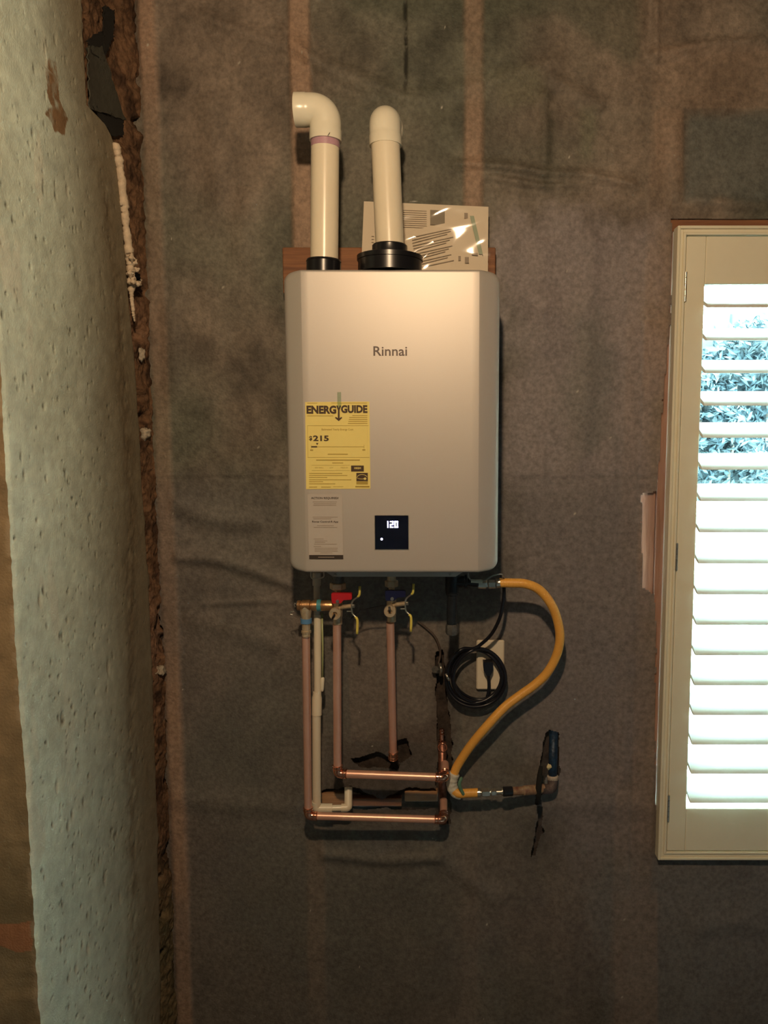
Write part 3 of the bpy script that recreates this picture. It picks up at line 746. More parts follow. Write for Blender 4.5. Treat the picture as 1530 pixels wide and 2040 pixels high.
# ---- labels stuck on the front
def pr(o_name, m, parent, rects, off):
    b = MB()
    for (x0, y0, x1, y1) in rects:
        p = P(x0, y0, HF); q = P(x1, y1, HF); b.add([(p.x, -HF-off, p.z), (q.x, -HF-off, p.z), (q.x, -HF-off, q.z), (p.x, -HF-off, q.z)], [(0, 3, 2, 1)])
    return obj(o_name, mesh(o_name, b.v, b.f, m), parent)
def ptext(name, txt, x0, y0, x1, y1, m, parent, off, bold=0):
    p = P(x0, y1, HF); q = P(x1, y0, HF); V2, F2 = text_mesh(txt, q.z-p.z, q.x-p.x, bold)
    return obj(name, mesh(name, [(p.x+x, -HF-off, p.z+z) for x, z in V2], F2, m), parent)
def build_labels():
    rs = random.Random(4)
    t = thing('energy_label', P(673, 974, HF), 'yellow energy guide label with $215 on the front of the water heater', 'label')
    q = [P(608, 801, HF), P(736, 800, HF), P(738, 973.5, HF), P(610, 974.5, HF)]
    V = [(p.x, -HF-.0009, p.z) for p in q]+[(p.x, -HF-.0003, p.z) for p in q]
    MB().add(V, [(0, 3, 2, 1), (4, 5, 6, 7), (0, 1, 5, 4), (1, 2, 6, 5), (2, 3, 7, 6), (3, 0, 4, 7)]).build('sheet', M['yl'], t)
    ptext('heading', 'ENERG', 611, 808, 670, 824.5, M['yl_ink'], t, .0014, .05)
    ptext('heading', 'GUIDE', 679.5, 807, 732, 823, M['yl_ink'], t, .0014, .05)
    # the Y drawn as an arrow
    ar = [(670, 808), (673.5, 808), (675, 813), (676.5, 808), (680, 808), (676.8, 817), (676.8, 833), (680.5, 830.5), (682, 832.5), (675, 839), (667.5, 832.5), (669.5, 830.5), (673.2, 833), (673.2, 817)]
    pts = [P(a, b_, HF) for a, b_ in ar]
    MB().add([(p.x, -HF-.0015, p.z) for p in pts], [tuple(range(len(pts)))]).build('arrow', M['yl_ink'], t)
    ptext('price', '$', 616, 868.5, 622, 878.5, M['yl_ink'], t, .0014, .03)
    ptext('price', '215', 624, 867.5, 655, 878.8, M['yl_ink'], t, .0014, .035)
    ptext('caption', 'Estimated Yearly Energy Cost', 641, 853.5, 704, 858.5, M['yl_line'], t, .0014, .01)
    rects = [(613, 847.5, 734, 848.2), (613, 911, 736, 911.6), (613, 848, 613.6, 911), (731.5, 848, 732.2, 905),
             (620, 889.6, 725, 890.5), (620, 886, 620.7, 894), (725, 886, 725.7, 894), (618, 895.5, 624, 898), (722, 895, 728, 897.5),
             (653, 904, 693, 905.6), (630, 915.5, 717, 917.6), (662, 921.5, 684, 923), (612, 828, 664, 829.2), (612, 802.8, 632, 803.6), (660, 802.6, 731, 803.4),
             (621, 926.6, 697, 927.1), (621, 937.2, 697, 937.7)]
    for k in range(5): rects.append((697-k*1.0 if k else 702, 827.3+k*3.9, 732, 828.6+k*3.9))
    for y_, w_ in ((942.5, 66), (946.5, 76), (950.5, 36), (955.2, 84), (959, 28), (963.2, 52)): rects.append((616, y_, 616+w_, y_+1.2))
    rects += [(616, 969.6, 632, 971), (640, 969.6, 659, 971), (664, 969.2, 684, 970), (708, 968, 736, 971)]
    pr('fine_print', M['yl_line'], t, rects, .0013)['kind'] = 'stuff'
    for q_ in ((620, 888.7, 632, 891.4), (699.5, 927.4, 725, 939.4), (710, 942, 733, 958.6)): pr('printed_block', M['yl_ink'], t, [q_], .0014)
    ptext('caption', 'VERY SMALL', 627, 930.5, 645, 933, M['yl_line'], t, .0014); ptext('caption', 'LOW', 657, 930.5, 664, 933, M['yl_line'], t, .0014); ptext('caption', 'MEDIUM', 679, 930.5, 693, 933, M['yl_line'], t, .0014)
    pts = [P(629.5, 882.5, HF), P(634.6, 882.5, HF), P(632, 886.6, HF)]
    MB().add([(p.x, -HF-.0014, p.z) for p in pts], [(0, 1, 2)]).build('marker', M['yl_ink'], t)
    ptext('block_text', 'HIGH', 706, 930.5, 719, 934.5, M['yl'], t, .0017, .03)
    pr('grey_block', M['yl_line'], t, [(710, 959.3, 733, 965)], .0014)
    # swoosh and star on the dark square
    b = MB(); c = P(721.5, 951, HF)
    for (rx, rz, a0, a1, wd, oz) in ((.0105, .0062, 15, 165, .0011, -.0005), (.0115, .0040, 195, 300, .0010, .001)):
        V = []; n = 16
        for k in range(n+1):
            a = math.radians(a0+(a1-a0)*k/n); V += [(c.x+rx*math.cos(a), -HF-.0017, c.z+oz+rz*math.sin(a)), (c.x+(rx+wd)*math.cos(a), -HF-.0017, c.z+oz+(rz+wd)*math.sin(a))]
        b.add(V, [(2*k, 2*k+1, 2*k+3, 2*k+2) for k in range(n)])
    sc_ = P(727.5, 953.5, HF); st_ = []
    for k in range(10): a = math.pi/2+k*math.pi/5; rr = .0042 if k % 2 == 0 else .0018; st_.append((sc_.x+rr*math.cos(a), -HF-.0018, sc_.z+rr*math.sin(a)))
    st_.append((sc_.x, -HF-.0018, sc_.z)); b.add(st_, [(k, (k+1) % 10, 10) for k in range(10)])
    b.build('emblem', M['yl'], t)
    # strip of greenish tape holding it
    p = P(672, 781, HF); q2 = P(680, 812, HF)
    MB().box(p.x, q2.x, -HF-.0021, -HF-.0018, q2.z, p.z).build('tape', thin_tape, t, label='short strip of greenish clear tape')
    # notice
    t = thing('notice_label', P(649, 1114, HF), 'grey notice label headed ACTION REQUIRED, under the yellow label', 'label')
    q = [P(613, 985, HF), P(681, 985, HF), P(684, 1113.5, HF), P(616, 1114, HF)]
    V = [(p.x, -HF-.0007, p.z) for p in q]+[(p.x, -HF-.0003, p.z) for p in q]
    MB().add(V, [(0, 3, 2, 1), (4, 5, 6, 7), (0, 1, 5, 4), (1, 2, 6, 5), (2, 3, 7, 6), (3, 0, 4, 7)]).build('sheet', M['notice'], t)
    ptext('heading', 'ACTION REQUIRED!', 620, 990, 674.5, 995, M['ink'], t, .0011, .02)
    ptext('heading', 'Rinnai Control-R App', 622, 1037.3, 674, 1042, M['ink'], t, .0011, .02)
    rects = []
    for y_, a, b_ in ((999.2, 623, 671), (1002.8, 625, 670), (1006, 624, 670), (1029.5, 623, 673), (1032.8, 624, 660), (1046.5, 632, 665), (1050, 625, 672)): rects.append((a, y_, b_, y_+1.2))
    for y_, a, b_ in ((1073, 625, 645), (1077, 627, 652), (1080, 627, 648), (1083.4, 626, 671), (1088, 625, 640), (1091.5, 627, 673), (1094.5, 627, 672), (1097.5, 627, 673), (1101, 638, 662)): rects.append((a, y_, b_, y_+1.1))
    pr('fine_print', M['ink_soft'], t, rects, .0010)['kind'] = 'stuff'
    pr('dark_band', M['ink'], t, [(616, 1105.5, 684, 1114)], .0010)
    pr('band_text', M['ink_soft'], t, [(634, 1109.2, 666, 1110.6)], .0014)
thin_tape = thin_clear('tape_film', (.86, .92, .86), .3, 1.4, .04)
build_labels()

# ================================================================== TOP: board, papers, vent pipes
p0 = P(566, 497, .03); p1 = P(986, 537, .03)
bd = MB().box(p0.x, p1.x, -.052, -.014, p1.z-.06, p0.z, .002).build('mounting_board', M['board'])
tag(bd, 'rough red brown timber cleat on the wall behind the top of the water heater', 'board')
def build_papers():
    s = .07; t = thing('document_bag', P(846, 533, s), 'clear plastic bag of printed papers standing behind the right-hand vent pipe', 'documents')
    def page(name, quad, s_, m, bow=.004, th=.0012):
        n = 10; V = []
        for side in (0, 1):
            for i in range(n+1):
                for j in range(n+1):
                    u, v = i/n, j/n; a = [quad[0][k]*(1-u)+quad[1][k]*u for k in (0, 1)]; b_ = [quad[3][k]*(1-u)+quad[2][k]*u for k in (0, 1)]
                    p = P(a[0]*(1-v)+b_[0]*v, a[1]*(1-v)+b_[1]*v, s_+bow*math.sin(u*3.14)*(1-v*.5)-side*th); V.append(p)
        N1 = (n+1)**2; ix = lambda s, i, j: s*N1+i*(n+1)+j; Fc = []
        for i in range(n):
            for j in range(n): Fc.append((ix(0, i, j), ix(0, i, j+1), ix(0, i+1, j+1), ix(0, i+1, j))); Fc.append((ix(1, i, j), ix(1, i+1, j), ix(1, i+1, j+1), ix(1, i, j+1)))
            for j in (0, n): Fc.append((ix(0, i, j), ix(1, i, j), ix(1, i+1, j), ix(0, i+1, j))); Fc.append((ix(0, j, i), ix(0, j, i+1), ix(1, j, i+1), ix(1, j, i)))
        return MB().add(V, Fc).build(name, m, t, auto=50)
    big = [(725, 401), (973, 412), (972, 545), (719, 545)]
    page('page', big, s, M['paper'], .002)
    pg = page('page', [(806, 462), (946, 432), (968, 545), (822, 545)], s+.007, M['paper'], .003)
    def lines(rects, s_, m, name, par):
        b = MB()
        for (x0, y0, x1, y1, w_) in rects:
            b.add([P(x0, y0, s_), P(x1, y1, s_), P(x1, y1+w_, s_), P(x0, y0+w_, s_)], [(0, 3, 2, 1)])
        o = obj(name, mesh(name, b.v, b.f, m), t)
        return o
    r = []
    for k in range(12):
        r.append((820+k*.8, 472+k*5.6, 905-(k*7 % 19), 454+k*5.6-(-k*.2), 1.4))
    lines(r, s+.0122, M['ink_soft'], 'fine_print', pg)['kind'] = 'stuff'
    r = [(800, 418+k*4.2, 850, 420+k*4.2, 1.1) for k in range(9)]+[(740, 470+k*6, 745, 470+k*6, 1) for k in range(3)]
    lines(r, s+.0035, M['ink_soft'], 'fine_print', pg)['kind'] = 'stuff'
    lines([(857, 418, 886, 419.5, 30)], s+.0045, mat('grey_ink', (.26, .23, .18), .7, var=.05), 'printed_square', pg)
    lines([(925, 424, 932, 424.4, 11)], s+.0045, M['ink_soft'], 'printed_mark', pg)
    MB().add([P(936, 430, s+.0128), P(944, 430, s+.0128), P(962, 506, s+.0128), P(954, 506, s+.0128)], [(0, 3, 2, 1)]).build('green_strip', M['green_tape'], t)
    lines([(913, 510, 918, 510, 9), (926, 512, 934, 512, 12), (940, 503, 952, 504, 5)], s+.0128, M['ink_soft'], 'printed_mark', pg)
    # the bag itself, crinkled
    n1, n2 = 150, 90; U, Vv = np.meshgrid(np.linspace(0, 1, n1), np.linspace(0, 1, n2))
    pxl = 716+U*(976-716)+(1-Vv)*4; pyl = 397+Vv*(545-397)+U*8
    Sx = s+.017+.003*fbm(U*3, Vv*2, 1)-.003*np.abs(fbm(U*4+Vv*2, Vv*3, 1))
    dd = (D-Sx); A = (pxl-CX)/F; B = -(pyl-CY)/F; dy = ct+B*st; tt = dd/dy
    obj('bag', grid_mesh('bag', tt*A, -Sx, H+tt*(-st+B*ct), M['film']), t)['label'] = 'crinkled clear plastic'
build_papers()

def elbow(name, c, d_in, d_out, r, L, m, parent, Rb, lip=.0015, seg=32, label=None, hollow=False):
    c = Vector(c); a = c-Vector(d_in).normalized()*L; b_ = c+Vector(d_out).normalized()*L
    pts = fillet([a, c, b_], Rb, 16)
    # sockets: straight ends slightly wider
    n = len(pts); rad = [r]*n
    extra0 = [a, a+(c-a)*.001]; P2 = [a]; R2 = [r+lip]
    k0 = a+(c-a)*.35; k1 = b_+(c-b_)*.35
    P2 += [k0, k0+(c-a).normalized()*.0015]; R2 += [r+lip, r]
    P2 += pts[1:-1]; R2 += [r]*(n-2)
    P2 += [k1+(c-b_).normalized()*.0015, k1]; R2 += [r, r+lip]; P2 += [b_]; R2 += [r+lip]
    m_ = MB()
    if hollow:
        inn = b_+(c-b_).normalized()*.03
        P2 += [b_+(c-b_).normalized()*.0001, inn]; R2 += [r-.003, r-.003]
    m_.tube(P2, R2, seg)
    return m_.build(name, m, parent, auto=45, label=label)
VS = .225                                         # vent pipes, off the wall
def build_vent(kind):
    up = Vector((0, 0, 1))
    if kind == 'left':
        a = P(646, 530, VS); b_ = P(648, 262, VS); rr = R(53.5, VS)
        t = thing('vent_pipe', P(646, 530, VS), 'cream vent pipe with a left-turned elbow and a purple primer band', 'pipe')
        MB().tube([a, b_], rr, 36).build('pipe', M['pvc'], t, auto=50)
        cc = P(648.5, 219, VS); Lz = (cc-P(648.5, 282, VS)).length
        e = elbow('elbow', cc, (cc-P(648.5, 290, VS)), (-1, 0, 0), R(59.5, VS), Lz, M['pvc_white'], t, .052, lip=.0008, seg=40, hollow=True)
        pm = Vector(P(648, 288, VS)); MB().tube([P(648, 278, VS), P(648, 295, VS)], rr+.0006, 36).build('primer_band', M['purple'], t, auto=50, label='purple primer band')
        # pen tick on the elbow socket
        MB().tube([P(653, 270, VS+.034), P(657, 264, VS+.033)], .0006, 6).build('pen_mark', M['ink'], t)
        a0 = P(645, 518, VS); a1 = P(645, 545, VS); k = (a1-a0).length; rc = R(68, VS)
        MB().tube([a0, a0+(a1-a0)*.15, a0+(a1-a0)*.16, a1], [rc-.002, rc, rc-.001, rc-.001], 36).build('collar', M['rubber'], t, auto=40, label='black rubber collar')
    else:
        a = P(777, 505, VS); b_ = P(767.5, 275, VS-.01); rr = R(55, VS)
        t = thing('vent_pipe', P(777, 530, VS), 'cream vent pipe with its elbow turned to the wall, papers behind it', 'pipe')
        MB().tube([a, b_], rr, 36).build('pipe', M['pvc'], t, auto=50)
        cc = P(766.5, 236, VS-.012); lo = P(768, 291, VS-.012); Lz = (cc-lo).length
        elbow('elbow', cc, (cc-lo), (.04, 1, -.10), R(60, VS), Lz, M['pvc_white'], t, .05, lip=.0012, seg=40)
        up1 = P(776.5, 488, VS); q1 = P(776.5, 512, VS); MB().tube([up1, up1+(q1-up1)*.1, up1+(q1-up1)*.55, q1], [R(64, VS), R(68, VS), R(68, VS), R(74, VS)], 36).build('collar', M['rubber'], t, auto=40, label='black rubber collar')
        u0 = P(777, 510, VS-.01); u1 = P(777, 545, VS-.01)
        MB().tube([u0, u0+(u1-u0)*.05, u0+(u1-u0)*.3, u0+(u1-u0)*.32, u1], [R(118, VS), R(128, VS), R(128, VS), R(124, VS), R(124, VS)], 40).build('flange', M['rubber'], t, auto=40, label='wide black rubber flange')
build_vent('left'); build_vent('right')

# ================================================================== BELOW: valves, pipes
VB = .15
UP = Vector((0, 0, 1))
def vt(x, y0, y1, s=VB, x1=None): return P(x, y0, s), P(x if x1 is None else x1, y1, s)
def hexn(m_, a, b_, r):
    a, b_ = Vector(a), Vector(b_); d = b_-a
    m_.tube([a, a+d*.12, a+d*.88, b_], [r*.88, r, r, r*.88], 6); return m_
def build_valve(dx, dy, hm, label, hook, red):
    o = lambda x, y, s=VB: P(x+dx, y+dy, s)
    t = thing('isolation_valve', P(673+dx, 1245+dy, VB), label, 'valve')
    m_ = MB(); m_.tube([P(673+dx, 1140, VB), P(673+dx, 1162, VB)], R(25 if red else 18, VB), 24); m_.build('nipple', M['grey_iron'] if red else M['brass'], t, auto=40)
    hexn(MB(), o(673, 1161), o(673, 1174), R(33 if red else 27, VB)).build('union_nut', M['brass'], t)
    lathe(o(673, 1173), o(673, 1243), [(0, R(13, VB)), (.12, R(12, VB)), (.16, R(19, VB)), (.55, R(20, VB)), (.78, R(19, VB)), (.80, R(17.5, VB)), (1, R(18, VB))], 24).build('body', M['brass'], t, auto=45)
    # handle in front of the body
    hp = [(660, 1183), (662, 1181.5), (699, 1182), (701, 1184), (701, 1192.5), (699, 1194.5), (685, 1195), (679, 1201.5), (663, 1202), (661, 1198)]
    q = [o(a, b_, VB+.03) for a, b_ in hp]
    h = MB().prism([(p.x, p.z) for p in q], -VB-.032, -VB-.018).build('handle', hm, t, label='red plastic handle' if red else 'dark blue plastic handle')
    c = o(676, 1192, VB); MB().tube([c, c-Vector((0, .035, 0))], .004, 12).build('stem', M['steel'], t, auto=40)
    # drain port facing the room
    c = o(668 if red else 670, 1222, VB+.03); r = R(25, VB+.03)
    m_ = MB(); n = 28; V = []
    for (rr, yy) in ((r*.95, .0), (r, -.002), (r, -.010), (r*.92, -.012), (r*.40, -.012), (r*.36, -.010), (r*.34, .0)):
        for k in range(n): a = 2*math.pi*k/n; V.append((c.x+rr*math.cos(a), c.y+yy+.004, c.z+rr*math.sin(a)))
    m_.add(V, [(i*n+k, i*n+(k+1) % n, (i+1)*n+(k+1) % n, (i+1)*n+k) for i in range(6) for k in range(n)])
    m_.tube([c+Vector((0, .028, 0)), c+Vector((0, .002, 0))], r*.7, 20)
    m_.build('drain_port', M['brass'], t, auto=40)
    hk = [c+Vector((0, -.009, -.001)), c+Vector((hook[0]*.3, -.012, hook[1]*.3)), c+Vector((hook[0], -.008, hook[1]))]
    MB().tube(spline(hk, 5), .0026, 8).build('cap_tether', M['rubber'], t, smooth=True)
    # side lever
    a, b_ = o(676, 1210, VB+.01), o(701, 1207, VB+.02); MB().tube([a, b_], R(9, VB), 14).build('lever_stem', M['brass'], t, auto=40)
    lv = [o(717, 1169, VB+.03), o(716, 1184, VB+.03), o(713, 1189, VB+.028), o(705, 1195, VB+.024), o(701, 1201, VB+.022), o(700.5, 1212, VB+.022), o(702, 1222, VB+.022), o(708, 1229, VB+.024), o(712, 1236, VB+.026), o(711.5, 1262, VB+.026)]
    l = MB().tube(spline(lv, 5), .0022, 8).build('lever', M['steel'], t, smooth=True)
    MB().tube(spline([lv[0]+UP*.001, lv[1], lv[2]], 4), R(5, VB), 10).build('sleeve', M['yellow'], l, smooth=True, label='yellow sleeve')
    MB().tube(spline([lv[7], lv[8], lv[9]-UP*.001], 4), R(5.4, VB), 10).build('sleeve', M['yellow'], l, smooth=True, label='yellow sleeve')
    c = o(700, 1207, VB+.022); hexn(MB(), c, c+Vector((.008, -.002, 0)), .0045).build('nut', M['steel'], t)
    MB().tube([o(691, 1218, VB+.02), o(700, 1218, VB+.022)], .0014, 8).build('pin', M['steel'], t)
build_valve(0, 0, M['red'], 'brass isolation valve with a red handle and yellow-tipped lever', (-.006, -.011), True)
build_valve(107, -5, M['blue'], 'brass isolation valve with a dark blue handle and yellow-tipped lever', (-.001, .012), False)

def copper(label, pts, ends, r=.0100, name='copper_pipe'):
    """pts: list of world points; corners get elbow fittings"""
    t = thing(name, pts[-1], label, 'pipe'); L = .023
    for i in range(len(pts)-1):
        a, b_ = pts[i], pts[i+1]; d = (b_-a).normalized()
        a2 = a+d*(.012 if i else 0); b2 = b_-d*(.012 if i < len(pts)-2 else 0)
        if (b2-a2).length > .01: MB().tube([a2, b2], r, 24).build('tube', M['copper'], t, auto=50)
    for i in range(1, len(pts)-1):
        din = (pts[i]-pts[i-1]).normalized(); dout = (pts[i+1]-pts[i]).normalized(); c = pts[i]
        Le = min(L, (pts[i+1]-pts[i]).length*.98)
        path = fillet([c-din*L, c, c+dout*Le], .018, 12); rr = [r+.0016]*len(path)
        e = MB().tube(path, rr, 24)
        for q, d, l_ in ((c-din*L, din, L), (c+dout*Le, -dout, Le)):
            for off in (.001, .0085):
                if off < l_*.6: e.tube([q+d*(off-.0013), q+d*off, q+d*(off+.0013)], [r+.0015, r+.0030, r+.0015], 24)
        e.build('elbow', M['copper_el'], t, auto=50)
    for a, d, l_ in ends:
        m_ = MB(); m_.tube([a, a+d*l_], r+.0016, 24)
        for off in (.001, l_-.002, l_*.6): m_.tube([a+d*(off-.0013), a+d*off, a+d*(off+.0013)], [r+.0015, r+.0030, r+.0015], 24)
        m_.build('coupling', M['copper_el'], t, auto=50)
    return t
IN = Vector((0, 1, 0))
# hot line: down from the red valve, right, then into the wall
c1 = P(672.5, 1541, .115); c0 = P(671.5, 1243, VB); e1 = P(886.5, 1549, .122)
copper('upper bent copper pipe, from the red-handled valve down and right into the wall', [c0, c1, e1, e1+Vector((0, .07, .004))], [])
# relief line: outermost
r0 = P(609.5, 1262, .14); r1 = P(614, 1625, .11); r2 = P(884, 1633, .10)
copper('lower outer bent copper pipe from the relief valve into the wall', [r0, r1, r2, r2+Vector((0, .07, .016))], [], r=.0096)
# cold stub
s0 = P(777.5, 1240, VB-.005); s1 = P(783.5, 1512, .06)
dd = (s1-s0).normalized()
copper('straight copper pipe from the blue-handled valve down into the torn hole', [s0, s1], [(s1-dd*.022, dd, .022)], r=.0098)

# relief valve
def build_relief():
    s = .145; t = thing('relief_valve', P(609, 1262, s), 'bronze relief valve with blue tape, left of the red-handled valve', 'valve')
    a, b_ = P(592, 1206, s), P(664, 1206.5, s); L = (b_-a).length; px = L/72
    pf = [(0, 7), (.01, 10), (.09, 10.5), (.10, 9), (.13, 9), (.14, 11), (.36, 11.5), (.38, 9), (.42, 9), (.43, 11), (.57, 11), (.58, 9), (.66, 10.5), (.90, 10.5), (1, 9)]
    lathe(a, b_, [(q, v*px) for q, v in pf], 24).build('body', M['bronze'], t, auto=40)
    a, b_ = P(609.5, 1206, s), P(610, 1268, s); pf = [(0, 11), (.18, 11.5), (.36, 9.5), (.45, 9), (.60, 8.2), (.80, 8.2), (.81, 9.8), (.88, 9.8), (.89, 7.8), (1, 8.2)]
    lathe(a, b_, [(q, v*px) for q, v in pf], 24).build('outlet', M['brass'], t, auto=40)
    a, b_ = P(610, 1232, s), P(610, 1241, s); MB().tube([a, b_], 11.2*px, 24).build('tape', M['tape'], t, auto=40, label='blue tape on the outlet')
    a, b_ = P(632, 1206, s), P(640, 1206, s); MB().tube([a, b_], 11.6*px, 24).build('tape', M['teal_tape'], t, auto=40, label='teal tape on the body')
    MB().tube(spline([P(592, 1205, s+.004), P(587.5, 1202, s+.006), P(586.5, 1206, s+.006), P(588, 1210, s+.006)], 5), .0015, 8).build('test_lever', M['steel'], t, smooth=True)
    MB().tube(spline([P(586, 1218, s-.03), P(579, 1219, s-.03), P(578, 1223, s-.03), P(584, 1225, s-.03)], 5), .0011, 8).build('seal_wire', M['steel'], t, smooth=True)
build_relief()

def build_condensate():
    s = .105; t = thing('condensate_drain', P(631, 1612, s), 'cream plastic drain pipe between the two left copper pipes', 'pipe'); pc = M['pvc']
    pg_ = mat('grey_pvc', (.52, .48, .40), .35, var=.05)
    MB().tube([P(631, 1140, s), P(631, 1166, s), P(631, 1167, s), P(631.5, 1226, s)], [R(17, s), R(17, s), R(13, s), R(13, s)], 24).build('spout', pg_, t, auto=40, label='greyish spout under the heater')
    MB().tube([P(632.5, 1224, s), P(633, 1386, s)], R(15, s), 24).build('pipe', pc, t, auto=40)
    MB().tube([P(631.5, 1378, s), P(631.5, 1384, s), P(631.5, 1390, s), P(631, 1424, s)], [R(16, s), R(17, s), R(20.5, s), R(20.5, s)], 24).build('coupling', pc, t, auto=40)
    MB().tube([P(630.5, 1423, s), P(631, 1606, s-.027)], R(18, s), 24).build('pipe', pc, t, auto=40)
    a, b_, c = P(630, 1596, s-.026), P(630, 1610, s-.028), P(662, 1610, s-.03)
    MB().tube(fillet([a, b_, c], .01), R(19.5, s), 24).build('elbow', M['pvc_white'], t, auto=50)
    MB().tube([P(655, 1610, s-.03), P(694, 1609, s-.035)], R(13, s), 20).build('pipe', M['pvc_white'], t, auto=40)
    MB().tube(fillet([P(680, 1609, s-.034), P(694, 1609, s-.035), P(694, 1568, s-.06)], .006), R(17, s), 20).build('elbow', pc, t, auto=50)
    MB().tube([P(694, 1580, s-.05), P(694, 1580, .0)], R(15, s), 20).build('pipe', pc, t, auto=50)
    # bracket under the case
    MB().tube(spline([P(619, 1139, s+.02), P(620, 1150, s+.02), P(626, 1153, s+.02), P(644, 1150, s+.02), P(645, 1139, s+.02)], 5), .0018, 8).build('clip', pg_, t, smooth=True)
    t2 = thing('vinyl_tube', P(643, 1376, s), 'thin green tinted tube beside the cream drain pipe', 'tube')
    MB().tube([P(641.5, 1222, s+.002), P(643, 1290, s), P(642.5, 1352, s)], R(4, s), 12).build('tube', mat('green_vinyl', (.36, .40, .20), .3, var=.05), t2, smooth=True)
    MB().tube([P(643, 1349, s), P(643, 1351, s), P(642, 1374, s), P(642, 1377, s)], [R(4, s), R(7.5, s), R(7, s), R(4, s)], 14).build('cap', M['pvc_white'], t2, auto=40, label='ivory end cap')
build_condensate()

def build_gas():
    s = .15; t = thing('gas_tee', P(901, 1262, s), 'black iron gas tee and drip leg under the right of the heater', 'pipe fitting')
    MB().tube([P(903, 1138, s), P(903, 1148, s), P(902, 1149, s), P(901, 1180, s), P(901, 1181, s), P(901, 1184, s), P(901, 1185, s), P(900, 1246, s)],
              [R(26, s), R(30, s), R(30, s), R(29, s), R(27, s), R(27, s), R(21, s), R(21, s)], 24).build('drip_leg', M['black_iron'], t, auto=40)
    MB().tube([P(900, 1159, s), P(925, 1159, s), P(925.2, 1159, s), P(930, 1159, s), P(930.2, 1159, s), P(952, 1162, s)], [R(24, s), R(24, s), R(30, s), R(30, s), R(18, s), R(17, s)], 24).build('branch', M['black_iron'], t, auto=40)
    MB().tube([P(900.5, 1243, s), P(900.5, 1246, s), P(900.5, 1260, s), P(900.5, 1264, s)], [R(24, s), R(27, s), R(27, s), R(22, s)], 8).build('cap', M['grey_iron'], t, auto=35, label='grey end cap')
    # wire with a paper tag
    t3 = thing('ground_wire', P(950, 1158, s+.03), 'grey wire with a white tag above the gas fitting', 'wire')
    q = [P(933, 1141, s+.03), P(934, 1150, s+.032), P(940, 1156, s+.032), P(955, 1158, s+.032), P(968, 1155, s+.03), P(982, 1147, s+.03), P(998, 1144, s+.02), P(1004, 1150, s)]
    MB().tube(spline(q, 6), .0017, 8).build('wire', mat('grey_wire', (.32, .36, .35), .4, var=.05), t3, smooth=True)
    MB().tube([P(938.5, 1157, s+.032), P(961, 1158.5, s+.032)], R(7.5, s), 10).build('tag', mat('white_tag', (.66, .74, .68), .5, var=.08), t3, auto=40, label='white wrapped tag')
    # flexible connector
    t = thing('gas_hose', P(927, 1582, .08), 'yellow coated flexible gas hose curving from the heater down to the wall pipe', 'hose')
    sa = .14
    cp = [(992, 1161, sa), (1020, 1161.5, sa), (1046, 1163, sa), (1073, 1174, sa-.005), (1095, 1199, sa-.01), (1109, 1230, sa-.02), (1115.5, 1269, sa-.03), (1108.5, 1306, sa-.04), (1090, 1340, sa-.05),
          (1064, 1365, sa-.055), (1036, 1385, sa-.055), (1006, 1408, sa-.05), (972, 1444, sa-.045), (941, 1481, sa-.055), (915, 1519, sa-.07), (905, 1540, sa-.072),
          (901, 1557, sa-.07), (902, 1571, sa-.066), (913, 1580.5, sa-.062), (930, 1580, sa-.06), (952, 1579, sa-.06)]
    path = spline([P(*c) for c in cp], 40); 
    # uniform resample for the corrugation
    Ls = [0]
    for i in range(1, len(path)): Ls.append(Ls[-1]+(path[i]-path[i-1]).length)
    tot = Ls[-1]; n = int(tot/.00085); arr = np.array([p[:] for p in path]); u = np.linspace(0, tot, n)
    pts = np.stack([np.interp(u, Ls, arr[:, k]) for k in range(3)], 1)
    rr = R(18.6, .12)*(1+.018*np.sin(u*2*math.pi/.0034))
    MB().tube([Vector(p) for p in pts], list(rr), 18).build('hose', M['hose'], t, smooth=True)
    s1 = sa
    hexn(MB(), P(951, 1163, s1), P(970, 1164, s1), R(19, s1)).build('nut', M['chrome'], t)
    hexn(MB(), P(972, 1164, s1), P(988, 1163.5, s1), R(18, s1)).build('nut', M['chrome'], t)
    MB().tube([P(968, 1164, s1), P(988, 1162, s1), P(988.3, 1162, s1), P(996, 1161, s1)], [R(12, s1), R(12, s1), R(21, s1), R(21, s1)], 24).build('ferrule', M['chrome'], t, auto=40)
    s2 = .08
    MB().tube([P(950, 1579.5, s2), P(951, 1579.5, s2), P(957, 1579, s2), P(958, 1579, s2), P(1003, 1577.5, s2)], [R(14, s2), R(19, s2), R(19, s2), R(10, s2), R(10, s2)], 20).build('ferrule', M['chrome'], t, auto=40)
    hexn(MB(), P(959, 1578.5, s2), P(976, 1578, s2), R(18.5, s2)).build('nut', M['chrome'], t)
    hexn(MB(), P(978, 1578, s2), P(989, 1577.5, s2), R(15.5, s2)).build('nut', M['chrome'], t)
    MB().tube([P(999.5, 1577, s2), P(1001.5, 1577, s2)], R(17, s2), 20).build('ferrule', M['chrome'], t, auto=40)
    # paper tag wrapped round the bend
    sub = [P(a, b_, sa-.068) for a, b_ in ((905, 1541), (901, 1552), (900, 1562), (902.5, 1572), (910, 1580), (919, 1582))]
    ring = spline(sub, 8); nn = len(ring)
    MB().tube(ring, [R(23, .09)*(1+.03*math.sin(i*.9)+.02*math.sin(i*2.3)) for i in range(nn)], 16).build('tag_wrap', M['wrap'], t, smooth=True, label='white paper tag wound round the lower bend')
    MB().tube(spline([P(920, 1548, sa-.052), P(915, 1562, sa-.050), P(919, 1574, sa-.050), P(924, 1584, sa-.052)], 6), [.002]+[.0042]*17+[.002], 10).build('tag_print', M['green'], t, smooth=True, label='green printed edge of the tag')
